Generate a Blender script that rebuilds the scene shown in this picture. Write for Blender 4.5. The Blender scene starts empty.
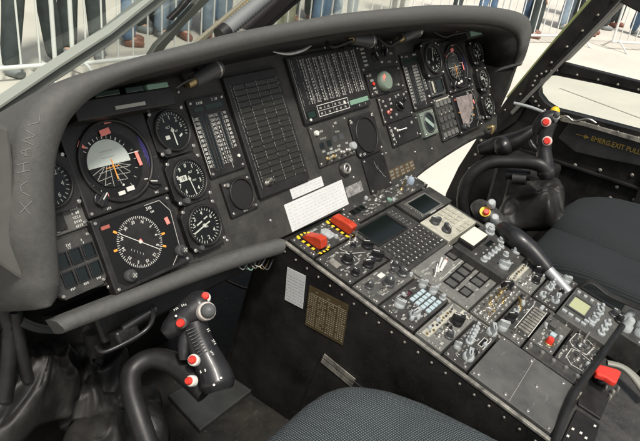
import bpy, bmesh, math, random
from mathutils import Vector, Matrix
from mathutils.bvhtree import BVHTree
random.seed(7)
R_ = math.radians
SC = bpy.context.scene
COL = SC.collection

# ---------------------------------------------------------------- camera
CAM = Vector((-1.04750983, -0.61923101, 0.58186335))
F = 640.51 / 640.0
RT = ((0.60437, -0.78763, 0.11981), (0.30331, 0.36743, 0.87920), (-0.73677, -0.49437, 0.46097))
def _basis():
    yaw, pit, rol = 0.97989838, 0.47871878, 0.1368837
    f = Vector((math.sin(yaw)*math.cos(pit), math.cos(yaw)*math.cos(pit), -math.sin(pit)))
    r = f.cross(Vector((0, 0, 1))).normalized(); u = r.cross(f)
    return math.cos(rol)*r + math.sin(rol)*u, -math.sin(rol)*r + math.cos(rol)*u, f
CR, CU, CF = _basis()
cam_d = bpy.data.cameras.new('camera'); cam = bpy.data.objects.new('camera', cam_d); COL.objects.link(cam)
m = Matrix((CR, CU, -CF)).transposed().to_4x4(); m.translation = CAM
cam.matrix_world = m
cam_d.sensor_width = 36; cam_d.lens = 36*F; cam_d.clip_start = 0.02; cam_d.clip_end = 500
SC.camera = cam

# ---------------------------------------------------------------- light
SUN_EL, SUN_AZ = R_(60), R_(212)      # azimuth clockwise from +Y
w = bpy.data.worlds.new('World'); SC.world = w; w.use_nodes = True
nt = w.node_tree; bg = nt.nodes['Background']
sky = nt.nodes.new('ShaderNodeTexSky'); sky.sky_type = 'NISHITA'; sky.sun_disc = False
sky.sun_elevation = SUN_EL; sky.sun_rotation = SUN_AZ; sky.air_density = 1.2; sky.dust_density = 6.0; sky.ozone_density = 1.0
hs = nt.nodes.new('ShaderNodeHueSaturation'); hs.inputs['Saturation'].default_value = 0.45
nt.links.new(sky.outputs[0], hs.inputs['Color']); nt.links.new(hs.outputs[0], bg.inputs[0]); bg.inputs[1].default_value = 0.09
sd = bpy.data.lights.new('sun', 'SUN'); sd.energy = 3.0; sd.angle = R_(7); sd.color = (1, 0.95, 0.87)
so = bpy.data.objects.new('sun', sd); COL.objects.link(so)
sv = Vector((math.sin(SUN_AZ)*math.cos(SUN_EL), math.cos(SUN_AZ)*math.cos(SUN_EL), math.sin(SUN_EL)))
so.rotation_euler = sv.to_track_quat('Z', 'Y').to_euler(); so.location = sv*20
SC.view_settings.view_transform = 'Standard'; SC.view_settings.look = 'None'
SC.view_settings.exposure = 0.40; SC.view_settings.gamma = 1

# ---------------------------------------------------------------- frames
A_, B_ = 0.52196809, 0.194896476
MP = Matrix(((1, 0, 0), (0, math.sin(A_), -math.cos(A_)), (0, math.cos(A_), math.sin(A_)))).to_4x4()   # panel: u right, v up, n to pilots
MC = Matrix(((1, 0, 0), (0, math.cos(B_), -math.sin(B_)), (0, math.sin(B_), math.cos(B_)))).to_4x4()   # console: u right, y forward, h up
PN = Vector((0, -math.cos(A_), math.sin(A_)))
PV = Vector((0, math.sin(A_), math.cos(A_)))
CN = Vector((0, -math.sin(B_), math.cos(B_)))
def ray(px, py):
    return (CR*((px-320)/640.51) + CU*(-(py-220.5)/640.51) + CF)
def on(px, py, n, d):
    n = Vector(n); r = ray(px, py); return CAM + r*((d - n.dot(CAM))/n.dot(r))
def at(px, py, d): return CAM + ray(px, py).normalized()*d
def onP(px, py, h=0):
    q = on(px, py, PN, h); return q.x, q.dot(PV)

# ---------------------------------------------------------------- materials
MATS = {}
def mat(name, col, rough=0.5, metal=0.0, noise=0.0, nscale=40, bump=0.0, bscale=300, spec=0.5, col2=None, coat=0.0, scuff=0.0, sscale=70, scol=(.16,.155,.14)):
    if name in MATS: return MATS[name]
    M = bpy.data.materials.new(name); M.use_nodes = True; t = M.node_tree; b = t.nodes['Principled BSDF']
    b.inputs['Base Color'].default_value = (*col, 1); b.inputs['Roughness'].default_value = rough
    b.inputs['Metallic'].default_value = metal; b.inputs['Specular IOR Level'].default_value = spec
    if coat: b.inputs['Coat Weight'].default_value = coat; b.inputs['Coat Roughness'].default_value = 0.08
    tc = t.nodes.new('ShaderNodeTexCoord')
    if noise:
        n = t.nodes.new('ShaderNodeTexNoise'); n.inputs['Scale'].default_value = nscale; n.inputs['Detail'].default_value = 7; n.inputs['Roughness'].default_value = 0.65
        t.links.new(tc.outputs['Object'], n.inputs['Vector'])
        r = t.nodes.new('ShaderNodeValToRGB'); r.color_ramp.elements[0].position = 0.32; r.color_ramp.elements[1].position = 0.72
        c2 = col2 or tuple(min(1, c*(1+noise)+0.01*noise) for c in col)
        r.color_ramp.elements[0].color = (*[c*(1-noise*0.5) for c in col], 1); r.color_ramp.elements[1].color = (*c2, 1)
        t.links.new(n.outputs['Fac'], r.inputs['Fac']); t.links.new(r.outputs['Color'], b.inputs['Base Color'])
        mr = t.nodes.new('ShaderNodeMapRange'); mr.inputs['To Min'].default_value = max(0.05, rough-0.12); mr.inputs['To Max'].default_value = min(1, rough+0.15)
        t.links.new(n.outputs['Fac'], mr.inputs['Value']); t.links.new(mr.outputs[0], b.inputs['Roughness'])
    if bump:
        n2 = t.nodes.new('ShaderNodeTexNoise'); n2.inputs['Scale'].default_value = bscale; n2.inputs['Detail'].default_value = 4
        t.links.new(tc.outputs['Object'], n2.inputs['Vector'])
        bp = t.nodes.new('ShaderNodeBump'); bp.inputs['Strength'].default_value = bump; bp.inputs['Distance'].default_value = 0.002
        t.links.new(n2.outputs['Fac'], bp.inputs['Height']); t.links.new(bp.outputs[0], b.inputs['Normal'])
    if scuff:       # thin scratches and dusty flecks with a shape of their own
        src = b.inputs['Base Color'].links[0].from_socket if b.inputs['Base Color'].links else None
        mx = t.nodes.new('ShaderNodeMix'); mx.data_type = 'RGBA'; mx.inputs[7].default_value = (*scol, 1)
        if src: t.links.new(src, mx.inputs[6])
        else: mx.inputs[6].default_value = (*col, 1)
        ma = t.nodes.new('ShaderNodeMapping'); ma.inputs['Scale'].default_value = (1, 5, 3); ma.inputs['Rotation'].default_value = (.4, .3, .7)
        n3 = t.nodes.new('ShaderNodeTexNoise'); n3.inputs['Scale'].default_value = sscale; n3.inputs['Detail'].default_value = 9; n3.inputs['Roughness'].default_value = .75; n3.inputs['Distortion'].default_value = .6
        r3 = t.nodes.new('ShaderNodeValToRGB'); r3.color_ramp.elements[0].position = .60; r3.color_ramp.elements[0].color = (0,0,0,1); r3.color_ramp.elements[1].position = .72; r3.color_ramp.elements[1].color = (scuff,)*3+(1,)
        n4 = t.nodes.new('ShaderNodeTexNoise'); n4.inputs['Scale'].default_value = sscale*9; n4.inputs['Detail'].default_value = 3
        r4 = t.nodes.new('ShaderNodeValToRGB'); r4.color_ramp.elements[0].position = .66; r4.color_ramp.elements[0].color = (0,0,0,1); r4.color_ramp.elements[1].position = .76; r4.color_ramp.elements[1].color = (scuff*.8,)*3+(1,)
        ad = t.nodes.new('ShaderNodeMath'); ad.operation = 'ADD'; ad.use_clamp = True
        t.links.new(tc.outputs['Object'], ma.inputs[0]); t.links.new(ma.outputs[0], n3.inputs['Vector']); t.links.new(n3.outputs['Fac'], r3.inputs[0])
        t.links.new(tc.outputs['Object'], n4.inputs['Vector']); t.links.new(n4.outputs['Fac'], r4.inputs[0])
        t.links.new(r3.outputs[0], ad.inputs[0]); t.links.new(r4.outputs[0], ad.inputs[1]); t.links.new(ad.outputs[0], mx.inputs[0]); t.links.new(mx.outputs[2], b.inputs['Base Color'])
    MATS[name] = M; return M
m_panel = mat('panel_grey', (.026, .027, .025), .55, noise=.6, nscale=22, bump=.2, spec=.35, col2=(.048, .046, .040), scuff=0.45, sscale=60)
m_black = mat('instrument_black', (.010, .010, .010), .42, noise=.5, nscale=30, spec=.35, col2=(.022, .021, .020), scuff=0.4, sscale=70)
m_unit = mat('unit_dark_grey', (.026, .027, .026), .48, noise=.6, nscale=35, bump=.15, spec=.4, col2=(.055, .053, .048), scuff=0.6, sscale=80, scol=(.22,.215,.19))
m_unit2 = mat('unit_mid_grey', (.056, .057, .053), .5, noise=.5, nscale=30, bump=.15, col2=(.092, .090, .080), scuff=0.6, sscale=80, scol=(.26,.25,.22))
m_unit3 = mat('unit_light_grey', (.12, .122, .113), .5, noise=.4, nscale=30, bump=.15, col2=(.16, .158, .142), scuff=0.6, sscale=80, scol=(.34,.33,.29))
m_pale = mat('faded_cream_face', (.33, .32, .26), .6, noise=.35, nscale=60, col2=(.45, .44, .36), scuff=0.8, sscale=60, scol=(.12,.11,.09))
m_hood = mat('hood_vinyl', (.068, .069, .065), .62, noise=.2, nscale=140, bump=.4, bscale=1100, col2=(.088, .088, .082), scuff=0.35, sscale=90, scol=(.22,.215,.2))
m_dark = mat('black_paint', (.009, .009, .009), .42, noise=.9, nscale=11, bump=.2, bscale=120, spec=.3, col2=(.024, .023, .021), scuff=0.5, sscale=28, scol=(.07,.068,.06))
m_dial = mat('dial_black', (.006, .006, .006), .4, spec=.3)
m_white = mat('white_marking', (.54, .54, .50), .6)
m_dim = mat('faded_marking', (.30, .30, .27), .6)
m_knob = mat('black_knob', (.011, .011, .012), .36, noise=.4, nscale=60, coat=.06, spec=.4, scuff=0.3, sscale=90)
m_gknob = mat('grey_knob', (.30, .32, .32), .45, noise=.25, nscale=80)
m_dknob = mat('charcoal_knob', (.05, .052, .053), .4)
m_metal = mat('bare_metal', (.50, .48, .44), .32, metal=.9, noise=.3, nscale=90)
m_brass = mat('brass_metal', (.42, .32, .16), .35, metal=.9)
m_red = mat('red_plastic', (.62, .035, .02), .35, coat=.3)
m_redcap = mat('red_guard', (.40, .036, .012), .45, noise=.3, nscale=60)
m_pink = mat('red_flag', (.75, .22, .18), .5)
m_yellow = mat('yellow_paint', (.72, .47, .02), .5)
m_orange = mat('orange_paint', (.75, .30, .04), .5)
m_scr = mat('dark_screen', (.005, .008, .007), .12)
m_green = mat('green_window', (.16, .27, .20), .3)
m_dgreen = mat('dark_green_window', (.008, .022, .014), .2)
m_lcd = mat('lcd_olive', (.36, .38, .22), .3)
m_horizon = mat('horizon_pale', (.42, .47, .43), .5)
m_paper = mat('paper', (.50, .51, .50), .9, noise=.08, nscale=20, spec=.1)
m_ink = mat('paper_ink', (.36, .36, .40), .8)
m_brown = mat('brown_placard', (.065, .046, .022), .4, noise=.3)
m_tan = mat('tan_ink', (.34, .30, .22), .6)
m_leather = mat('black_leather', (.009, .009, .009), .52, noise=.7, nscale=16, bump=.3, bscale=90, spec=.35, col2=(.026,.025,.022))
m_lamp = mat('caution_lens', (.017, .017, .013), .35, noise=.4, nscale=50)
m_key = mat('key_legend', (.34, .42, .44), .5)
m_concrete_metal = mat('galvanised_steel', (.62, .64, .62), .5)
m_steelgrey = mat('post_grey', (.20, .215, .19), .45, noise=.25, nscale=20)
m_seal = mat('green_glass_edge', (.24, .27, .11), .4)
m_blue = mat('blue_plastic', (.03, .15, .35), .4)
m_rubber = mat('black_rubber', (.008, .008, .008), .45, bump=.06, noise=.5, nscale=25, spec=.35, scuff=0.3, sscale=50, scol=(.05,.05,.045))
m_worn = mat('worn_edge_metal', (.13, .125, .11), .45, metal=.35, noise=.8, nscale=45, col2=(.40, .38, .33))

def glass_mat():
    M = bpy.data.materials.new('clear_glass'); M.use_nodes = True; t = M.node_tree; t.nodes.clear()
    o = t.nodes.new('ShaderNodeOutputMaterial'); tr = t.nodes.new('ShaderNodeBsdfTransparent'); gl = t.nodes.new('ShaderNodeBsdfGlossy')
    gl.inputs['Roughness'].default_value = .03; tr.inputs[0].default_value = (.93, .95, .93, 1)
    fr = t.nodes.new('ShaderNodeFresnel'); fr.inputs[0].default_value = 1.45
    mx = t.nodes.new('ShaderNodeMath'); mx.operation = 'MULTIPLY'; mx.inputs[1].default_value = .5
    mi = t.nodes.new('ShaderNodeMixShader')
    t.links.new(fr.outputs[0], mx.inputs[0]); t.links.new(mx.outputs[0], mi.inputs[0]); t.links.new(tr.outputs[0], mi.inputs[1]); t.links.new(gl.outputs[0], mi.inputs[2]); t.links.new(mi.outputs[0], o.inputs[0])
    return M
m_glass = glass_mat()

def seat_mat():
    M = mat('seat_weave', (.03, .037, .04), .85); t = M.node_tree; b = t.nodes['Principled BSDF']
    tc = t.nodes.new('ShaderNodeTexCoord'); mp = t.nodes.new('ShaderNodeMapping'); mp.inputs['Scale'].default_value = (275, 275, 275); mp.inputs['Rotation'].default_value = (0, 0, .25)
    vo = t.nodes.new('ShaderNodeTexVoronoi'); vo.inputs['Randomness'].default_value = 0.08; vo.voronoi_dimensions = '2D'; vo.inputs['Scale'].default_value = 1
    rp = t.nodes.new('ShaderNodeValToRGB'); rp.color_ramp.elements[0].position = .16; rp.color_ramp.elements[0].color = (.14, .168, .175, 1)
    rp.color_ramp.elements[1].position = .36; rp.color_ramp.elements[1].color = (.014, .019, .021, 1)
    bp = t.nodes.new('ShaderNodeBump'); bp.inputs['Strength'].default_value = .6; bp.inputs['Distance'].default_value = .001
    t.links.new(tc.outputs['Object'], mp.inputs[0]); t.links.new(mp.outputs[0], vo.inputs['Vector']); t.links.new(vo.outputs['Distance'], rp.inputs[0]); t.links.new(rp.outputs[0], b.inputs['Base Color'])
    t.links.new(vo.outputs['Distance'], bp.inputs['Height']); t.links.new(bp.outputs[0], b.inputs['Normal'])
    return M
m_seat = seat_mat()
def ribbed_mat(name, c1, c2, scale, axis='X', rough=.85):
    M = mat(name, c1, rough); t = M.node_tree; b = t.nodes['Principled BSDF']
    tc = t.nodes.new('ShaderNodeTexCoord'); wv = t.nodes.new('ShaderNodeTexWave'); wv.bands_direction = axis; wv.inputs['Scale'].default_value = scale; wv.inputs['Distortion'].default_value = .4
    rp = t.nodes.new('ShaderNodeValToRGB'); rp.color_ramp.elements[0].color = (*c1, 1); rp.color_ramp.elements[1].color = (*c2, 1)
    bp = t.nodes.new('ShaderNodeBump'); bp.inputs['Strength'].default_value = .5; bp.inputs['Distance'].default_value = .001
    t.links.new(tc.outputs['Object'], wv.inputs[0]); t.links.new(wv.outputs['Fac'], rp.inputs[0]); t.links.new(rp.outputs[0], b.inputs['Base Color'])
    t.links.new(wv.outputs['Fac'], bp.inputs['Height']); t.links.new(bp.outputs[0], b.inputs['Normal'])
    return M
m_rib = ribbed_mat('ribbed_charcoal_fabric', (.006, .009, .010), (.011, .015, .017), 90, 'X')

# ---------------------------------------------------------------- mesh builder
_txt = {}
def text_mesh(s):
    if s not in _txt:
        c = bpy.data.curves.new('t', 'FONT'); c.body = s; c.align_x = 'CENTER'; c.align_y = 'CENTER'; c.size = 1.0; c.resolution_u = 2; c.offset = .02
        o = bpy.data.objects.new('t', c); COL.objects.link(o)
        dg = bpy.context.evaluated_depsgraph_get(); e = o.evaluated_get(dg); me = e.to_mesh()
        _txt[s] = ([tuple(v.co) for v in me.vertices], [tuple(p.vertices) for p in me.polygons])
        e.to_mesh_clear(); bpy.data.objects.remove(o); bpy.data.curves.remove(c)
    return _txt[s]

class MB:
    def __init__(s, M=None): s.v = []; s.f = []; s.sm = []; s.M = M or Matrix()
    def add(s, vs, fs, smooth=False):
        b = len(s.v); s.v += [s.M @ Vector(v) for v in vs]; s.f += [tuple(b+i for i in f) for f in fs]; s.sm += [smooth]*len(fs); return s
    def box(s, x0, x1, y0, y1, z0, z1):
        return s.add([(x0,y0,z0),(x1,y0,z0),(x1,y1,z0),(x0,y1,z0),(x0,y0,z1),(x1,y0,z1),(x1,y1,z1),(x0,y1,z1)],
              [(0,3,2,1),(4,5,6,7),(0,1,5,4),(1,2,6,5),(2,3,7,6),(3,0,4,7)])
    def quad(s, x, y, w, h, z, rot=0, thick=.0003):
        c, n = math.cos(rot), math.sin(rot); p = [(-w/2,-h/2),(w/2,-h/2),(w/2,h/2),(-w/2,h/2)]
        q = [(x+a*c-b*n, y+a*n+b*c) for a, b in p]
        return s.add([(a,b,z) for a,b in q]+[(a,b,z+thick) for a,b in q], [(4,5,6,7),(0,1,5,4),(1,2,6,5),(2,3,7,6),(3,0,4,7)])
    def lathe(s, x, y, prof, n=32, smooth=True, cap=True, sx=1, sy=1):   # prof: (r, z) bottom to top
        vs = []; fs = []
        for r, z in prof:
            for i in range(n):
                a = 2*math.pi*i/n; vs.append((x+r*sx*math.cos(a), y+r*sy*math.sin(a), z))
        for k in range(len(prof)-1):
            for i in range(n):
                j = (i+1) % n; fs.append((k*n+i, k*n+j, (k+1)*n+j, (k+1)*n+i))
        s.add(vs, fs, smooth)
        if cap:
            b = (len(prof)-1)*n; s.add(vs[b:b+n], [tuple(range(n))], False)
        return s
    def prism(s, pts, z0, z1):
        n = len(pts); vs = [(x,y,z0) for x,y in pts]+[(x,y,z1) for x,y in pts]
        return s.add(vs, [tuple(reversed(range(n))), tuple(range(n, 2*n))]+[(i,(i+1)%n,n+(i+1)%n,n+i) for i in range(n)])
    def tube(s, pts, rad, n=12, sub=4, cap=True, flat=1.0, upv=None):
        P = [Vector(p) for p in pts]; Rr = rad if isinstance(rad, (list, tuple)) else [rad]*len(P)
        Q = []; RR = []
        if sub > 1 and len(P) > 2:
            for i in range(len(P)-1):
                p0 = P[max(i-1,0)]; p1 = P[i]; p2 = P[i+1]; p3 = P[min(i+2,len(P)-1)]
                for k in range(sub):
                    t = k/sub; Q.append(.5*((2*p1)+(p2-p0)*t+(2*p0-5*p1+4*p2-p3)*t*t+(-p0+3*p1-3*p2+p3)*t*t*t)); RR.append(Rr[i]*(1-t)+Rr[i+1]*t)
            Q.append(P[-1]); RR.append(Rr[-1])
        else: Q = P; RR = Rr
        vs = []; fs = []; up = Vector(upv) if upv else Vector((.13,.21,.97))
        for i, q in enumerate(Q):
            d = (Q[min(i+1,len(Q)-1)]-Q[max(i-1,0)]).normalized()
            a = up.cross(d)
            if a.length < .05: a = Vector((1,0,0)).cross(d)
            a.normalize(); b = d.cross(a)
            for k in range(n):
                t = 2*math.pi*k/n; vs.append(tuple(q + a*(RR[i]*math.cos(t)) + b*(RR[i]*flat*math.sin(t))))
        for i in range(len(Q)-1):
            for k in range(n):
                j = (k+1) % n; fs.append((i*n+k, i*n+j, (i+1)*n+j, (i+1)*n+k))
        s.add(vs, fs, True)
        if cap: s.add(vs[:n], [tuple(reversed(range(n)))]); s.add(vs[-n:], [tuple(range(n))])
        return s
    def text(s, x, y, st, size, z, rot=0):
        vs, fs = text_mesh(st); c, n = math.cos(rot), math.sin(rot)
        return s.add([(x+(a*c-b*n)*size, y+(a*n+b*c)*size, z) for a, b, _ in vs], fs)
    def legend(s, x, y, n, h, z, rot=0, gap=.75):      # a word too small to read: n letter-like marks
        c, q = math.cos(rot), math.sin(rot); wd = h*gap
        for i in range(n):
            ox = (i-(n-1)/2)*wd*1.15
            if random.random() < .08: continue
            for (dx, dy, a, b) in random.sample([(-.25,0,.22,1),(.25,0,.22,1),(0,.4,.7,.22),(0,-.4,.7,.22),(0,0,.7,.22),(0,0,.22,1)], 3):
                px, py = ox+dx*wd, dy*h
                s.quad(x+px*c-py*q, y+px*q+py*c, a*wd, b*h, z, rot, .0002)
        return s
    def rectline(s, x0, x1, y0, y1, t, z):
        s.quad((x0+x1)/2, y0, x1-x0+t, t, z); s.quad((x0+x1)/2, y1, x1-x0+t, t, z)
        s.quad(x0, (y0+y1)/2, t, y1-y0-t, z); s.quad(x1, (y0+y1)/2, t, y1-y0-t, z); return s
    def mesh(s, name):
        me = bpy.data.meshes.new(name); me.from_pydata([tuple(v) for v in s.v], [], s.f)
        me.polygons.foreach_set('use_smooth', s.sm); me.update(); return me
    def build(s, name, material, parent=None, bevel=0):
        o = bpy.data.objects.new(name, s.mesh(name)); COL.objects.link(o); o.data.materials.append(material)
        if parent: o.parent = parent
        if bevel:
            b = o.modifiers.new('bevel', 'BEVEL'); b.width = bevel; b.segments = 2; b.limit_method = 'ANGLE'; b.angle_limit = R_(50)
        return o
LABELS = []
def thing(name, label, cat, M=None, group=None):
    o = bpy.data.objects.new(name, None); COL.objects.link(o); o.empty_display_size = .02
    o.matrix_world = M if M else Matrix()
    o['label'] = label; o['category'] = cat
    if group: o['group'] = group
    return o
def tag(o, label, cat, group=None, kind=None):
    if label: o['label'] = label
    if cat: o['category'] = cat
    if group: o['group'] = group
    if kind: o['kind'] = kind
    return o
def copy_tree(o, parent=None):
    c = o.copy(); COL.objects.link(c); c.parent = parent
    for ch in list(o.children): copy_tree(ch, c)
    return c

_cache = {}
def shared(key, fn, name, material, parent, loc=(0,0,0), rot=0, bevel=0, scale=1):
    if key not in _cache:
        me = fn().mesh(name); me.materials.append(material); _cache[key] = me
    o = bpy.data.objects.new(name, _cache[key]); COL.objects.link(o); o.parent = parent; o.location = loc; o.rotation_euler = (0, 0, rot)
    if bevel:
        b = o.modifiers.new('bevel', 'BEVEL'); b.width = bevel; b.segments = 2; b.limit_method = 'ANGLE'; b.angle_limit = R_(50)
    return o

def toward_eye(fr, x, y, h):
    c = (MP if fr == 'P' else MC).inverted() @ CAM; return (c.x-x)*h/c.z, (c.y-y)*h/c.z
class Unit:     # one removable unit on the panel (frame P) or the console (frame C); features given in the frame's own coordinates
    def __init__(s, name, label, cat, fr, x0, x1, y0, y1, h=.006, material=None, group=None, base=0.0, cham=0, bevel=.0008, screws=True, under=.004, rot=0):
        s.fr = fr
        if fr == 'C': y0, y1 = -max(y0, y1), -min(y0, y1)
        s.cx, s.cy = (x0+x1)/2, (y0+y1)/2; s.h = h
        eh = h if h > .0045 else 0; dx_, dy_ = toward_eye(fr, s.cx, s.cy, eh)
        M = (MP if fr == 'P' else MC) @ Matrix.Translation((s.cx+dx_, s.cy+dy_, base)) @ Matrix.Rotation(rot, 4, 'Z')
        s.o = thing(name, label, cat, M, group); s.M = M
        hx, hy = (x1-x0)/2, (y1-y0)/2; s.hx, s.hy = hx, hy
        c = cham
        mb = MB()
        if c: mb.prism([(-hx+c,-hy),(hx-c,-hy),(hx,-hy+c),(hx,hy-c),(hx-c,hy),(-hx+c,hy),(-hx,hy-c),(-hx,-hy+c)], -under, h)
        else: mb.box(-hx, hx, -hy, hy, -under, h)
        mb.build('faceplate', material or m_unit, s.o, bevel)
        s.wm = MB(); s.dm = MB()
        if screws:
            for a in (-1, 1):
                for b in (-1, 1): s.screw_l(a*(hx-.006), b*(hy-.006))
    def L(s, x, y): return (x-s.cx, (-y if s.fr == 'C' else y)-s.cy)
    def screw_l(s, x, y, r=.0028):
        shared(('screw', r), lambda: MB().lathe(0, 0, [(r,-.001),(r,.0012),(r*.7,.0018)], 10), 'fastener', m_metal, s.o, (x, y, s.h), random.random()*3)
    def screw(s, x, y, r=.0028): s.screw_l(*s.L(x, y), r)
    def knob(s, x, y, r=.009, h=.016, kind='black', rot=0, skirt=True):
        r *= .84; h *= .82
        x, y = s.L(x, y); m_ = {'black': m_knob, 'grey': m_gknob, 'char': m_dknob}[kind]
        def mk():
            mb = MB()
            if skirt: mb.lathe(0, 0, [(r*1.25, 0), (r*1.25, h*.22), (r*1.0, h*.3)], 24)
            n = 28; prof = []
            vs = []; fs = []
            for z, q in ((h*.25, 1.0), (h*.9, .9), (h, .78)):
                for i in range(n):
                    a = 2*math.pi*i/n; rr = r*q*(1 if i % 2 else .9); vs.append((rr*math.cos(a), rr*math.sin(a), z))
            for k in range(2):
                for i in range(n): j = (i+1) % n; fs.append((k*n+i, k*n+j, (k+1)*n+j, (k+1)*n+i))
            fs.append(tuple(range(2*n, 3*n))); mb.add(vs, fs)
            return mb
        o = shared(('knob', r, h, kind, skirt), mk, 'knob', m_, s.o, (x, y, s.h), rot)
        shared(('kp', r, h), lambda: MB().box(-r*.1, r*.1, 0, r*.8, h, h+.0006), 'index_mark', m_white if kind != 'grey' else m_knob, o)
        return o
    def wing(s, x, y, r=.011, h=.016, kind='black', rot=0):        # bar-shaped rotary selector
        r *= .84; h *= .82
        x, y = s.L(x, y); m_ = {'black': m_knob, 'grey': m_gknob, 'char': m_dknob}[kind]
        def mk():
            mb = MB().lathe(0, 0, [(r, 0), (r*.97, h*.3), (r*.85, h*.38)], 28)
            mb.prism([(-r*.42,-r*.95),(r*.42,-r*.95),(r*.36,r*.7),(0,r*1.15),(-r*.36,r*.7)], h*.3, h)
            return mb
        o = shared(('wing', r, h, kind), mk, 'selector_knob', m_, s.o, (x, y, s.h), rot, bevel=.0008)
        shared(('wp', r, h), lambda: MB().box(-r*.07, r*.07, -r*.1, r*.95, h, h+.0006), 'index_mark', m_white if kind != 'grey' else m_knob, o)
        return o
    def toggle(s, x, y, l=.014, rot=0, tilt=.35, m_=None, tip=None):
        x, y = s.L(x, y)
        def mk():
            mb = MB().lathe(0, 0, [(.0048, 0), (.0048, .0018), (.0034, .002), (.0034, .005), (.0022, .006)], 12)
            d = Vector((math.sin(tilt), 0, math.cos(tilt)))
            mb.tube([(0,0,.005), tuple(Vector((0,0,.005))+d*l*.6), tuple(Vector((0,0,.005))+d*l)], [.0015, .0019, .0026], 10, 2); return mb
        return shared(('tog', l, tilt, (m_ or m_metal).name), mk, 'toggle_switch', m_ or m_metal, s.o, (x, y, s.h), rot)
    def lever(s, x, y, l, r, rot, kind='grey'):                    # paddle / thumb lever
        x, y = s.L(x, y); m_ = {'black': m_knob, 'grey': m_gknob, 'char': m_dknob}[kind]
        def mk():
            return MB().box(-r*.5, r*.5, -r*.35, r*.35, 0, l).lathe(0, 0, [(r,0),(r,.003),(r*.8,.004)], 16)
        return shared(('lev', l, r, kind), mk, 'lever', m_, s.o, (x, y, s.h), rot, bevel=.0006)
    def button(s, x, y, w, d, h=.003, m_=None, name='push_button', rot=0):
        x, y = s.L(x, y); m_ = m_ or m_dknob
        return shared(('btn', w, d, h, m_.name), lambda: MB().box(-w/2, w/2, -d/2, d/2, -.001, h), name, m_, s.o, (x, y, s.h), rot, bevel=min(w, d)*.12)
    def rbutton(s, x, y, r, h, m_, name='push_button'):
        x, y = s.L(x, y)
        return shared(('rb', r, h, m_.name), lambda: MB().lathe(0, 0, [(r,-.001),(r,h*.8),(r*.8,h)], 20), name, m_, s.o, (x, y, s.h))
    def ring(s, x, y, r0, r1, h, m_, name='bezel_ring', z=0, sx=1):
        x, y = s.L(x, y)
        mb = MB().lathe(x, y, [(r1, -.001), (r1, h*.7), (r1-(r1-r0)*.3, h), (r0+(r1-r0)*.2, h), (r0, h*.6), (r0, 0)], 48, cap=False, sx=sx)
        o = mb.build(name, m_, s.o); o.location.z = s.h+z; return o
    def disc(s, x, y, r, m_, name='dial', z=.0003, sx=1):
        x, y = s.L(x, y); o = MB().lathe(x, y, [(r, 0), (r, z)], 48, False, sx=sx).build(name, m_, s.o); o.location.z = s.h; return o
    def screen(s, x0, x1, y0, y1, m_=None, name='display_screen', frame=.003, fm=None, fh=.0025):
        a = s.L(x0, y0); b = s.L(x1, y1); X0, X1 = sorted((a[0], b[0])); Y0, Y1 = sorted((a[1], b[1]))
        if frame:
            f = frame; mb = MB()
            mb.box(X0-f, X1+f, Y0-f, Y0, -.001, fh).box(X0-f, X1+f, Y1, Y1+f, -.001, fh).box(X0-f, X0, Y0, Y1, -.001, fh).box(X1, X1+f, Y0, Y1, -.001, fh)
            fo = mb.build('screen_bezel', fm or m_black, s.o, .0005); fo.location.z = s.h
        o = MB().box(X0, X1, Y0, Y1, -.001, .0006).build(name, m_ or m_scr, s.o); o.location.z = s.h; return o
    def leg(s, x, y, n, h=.0028, rot=0, dim=False):
        x, y = s.L(x, y); (s.dm if dim else s.wm).legend(x, y, n, h, s.h+.0002, rot)
    def line(s, x0, y0, x1, y1, t=.0007, dim=False, z=.0003):
        a = s.L(x0, y0); b = s.L(x1, y1); d = math.hypot(b[0]-a[0], b[1]-a[1])
        (s.dm if dim else s.wm).quad((a[0]+b[0])/2, (a[1]+b[1])/2, d, t, s.h+z, math.atan2(b[1]-a[1], b[0]-a[0]))
    def text(s, x, y, st, size, z=.0006, rot=0):
        x, y = s.L(x, y); s.wm.text(x, y, st, size, s.h+z, rot)
    def done(s):
        if s.fr == 'C' and s.h <= .0031 and s.hx*s.hy > .0008 and s.o.name.split('.')[0] not in ('blank_plate', 'edge_filler'):
            for k in range(int(s.hx*s.hy*4*4200)):
                x = random.uniform(-.86, .86)*s.hx; y = random.uniform(-.84, .84)*s.hy
                (s.wm if random.random() < .4 else s.dm).legend(x, y, random.choice((2,3,3,4,5)), random.choice((.0022,.0026,.003)), s.h+.0002)
            if s.o['category'] in ('control panel', 'radio', 'switch panel', 'keypad', 'button panel') and s.hx > .03:
                for k in range(5):
                    x = random.uniform(-.85, .85)*s.hx; y = random.choice((-.72, .72, -.5, .6))*s.hy
                    if random.random() < .5: shared(('tog', .009, .35, 'm'), lambda: MB().lathe(0,0,[(.0036,0),(.0036,.0014),(.002,.003)],10).tube([(0,0,.003),(.0025,0,.009)],[.0012,.0019],8,1), 'toggle_switch', m_metal, s.o, (x, y, s.h), random.random()*6)
                    else: shared(('rk', random.choice((0,1))), lambda: MB().lathe(0,0,[(.0042,0),(.0040,.005),(.003,.006)],14), 'small_knob', random.choice((m_knob, m_gknob)), s.o, (x, y, s.h))
            for k in range(5):
                shared(('screw', .0018), lambda: MB().lathe(0, 0, [(.0018,-.001),(.0018,.001),(.0012,.0014)], 8), 'fastener', m_metal, s.o, (random.choice((-1,1))*(s.hx-.005), random.uniform(-.8,.8)*s.hy, s.h))
        if s.wm.v: s.wm.build('lettering', m_white, s.o)
        if s.dm.v: s.dm.build('faded_lettering', m_dim, s.o)
        return s.o

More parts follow.
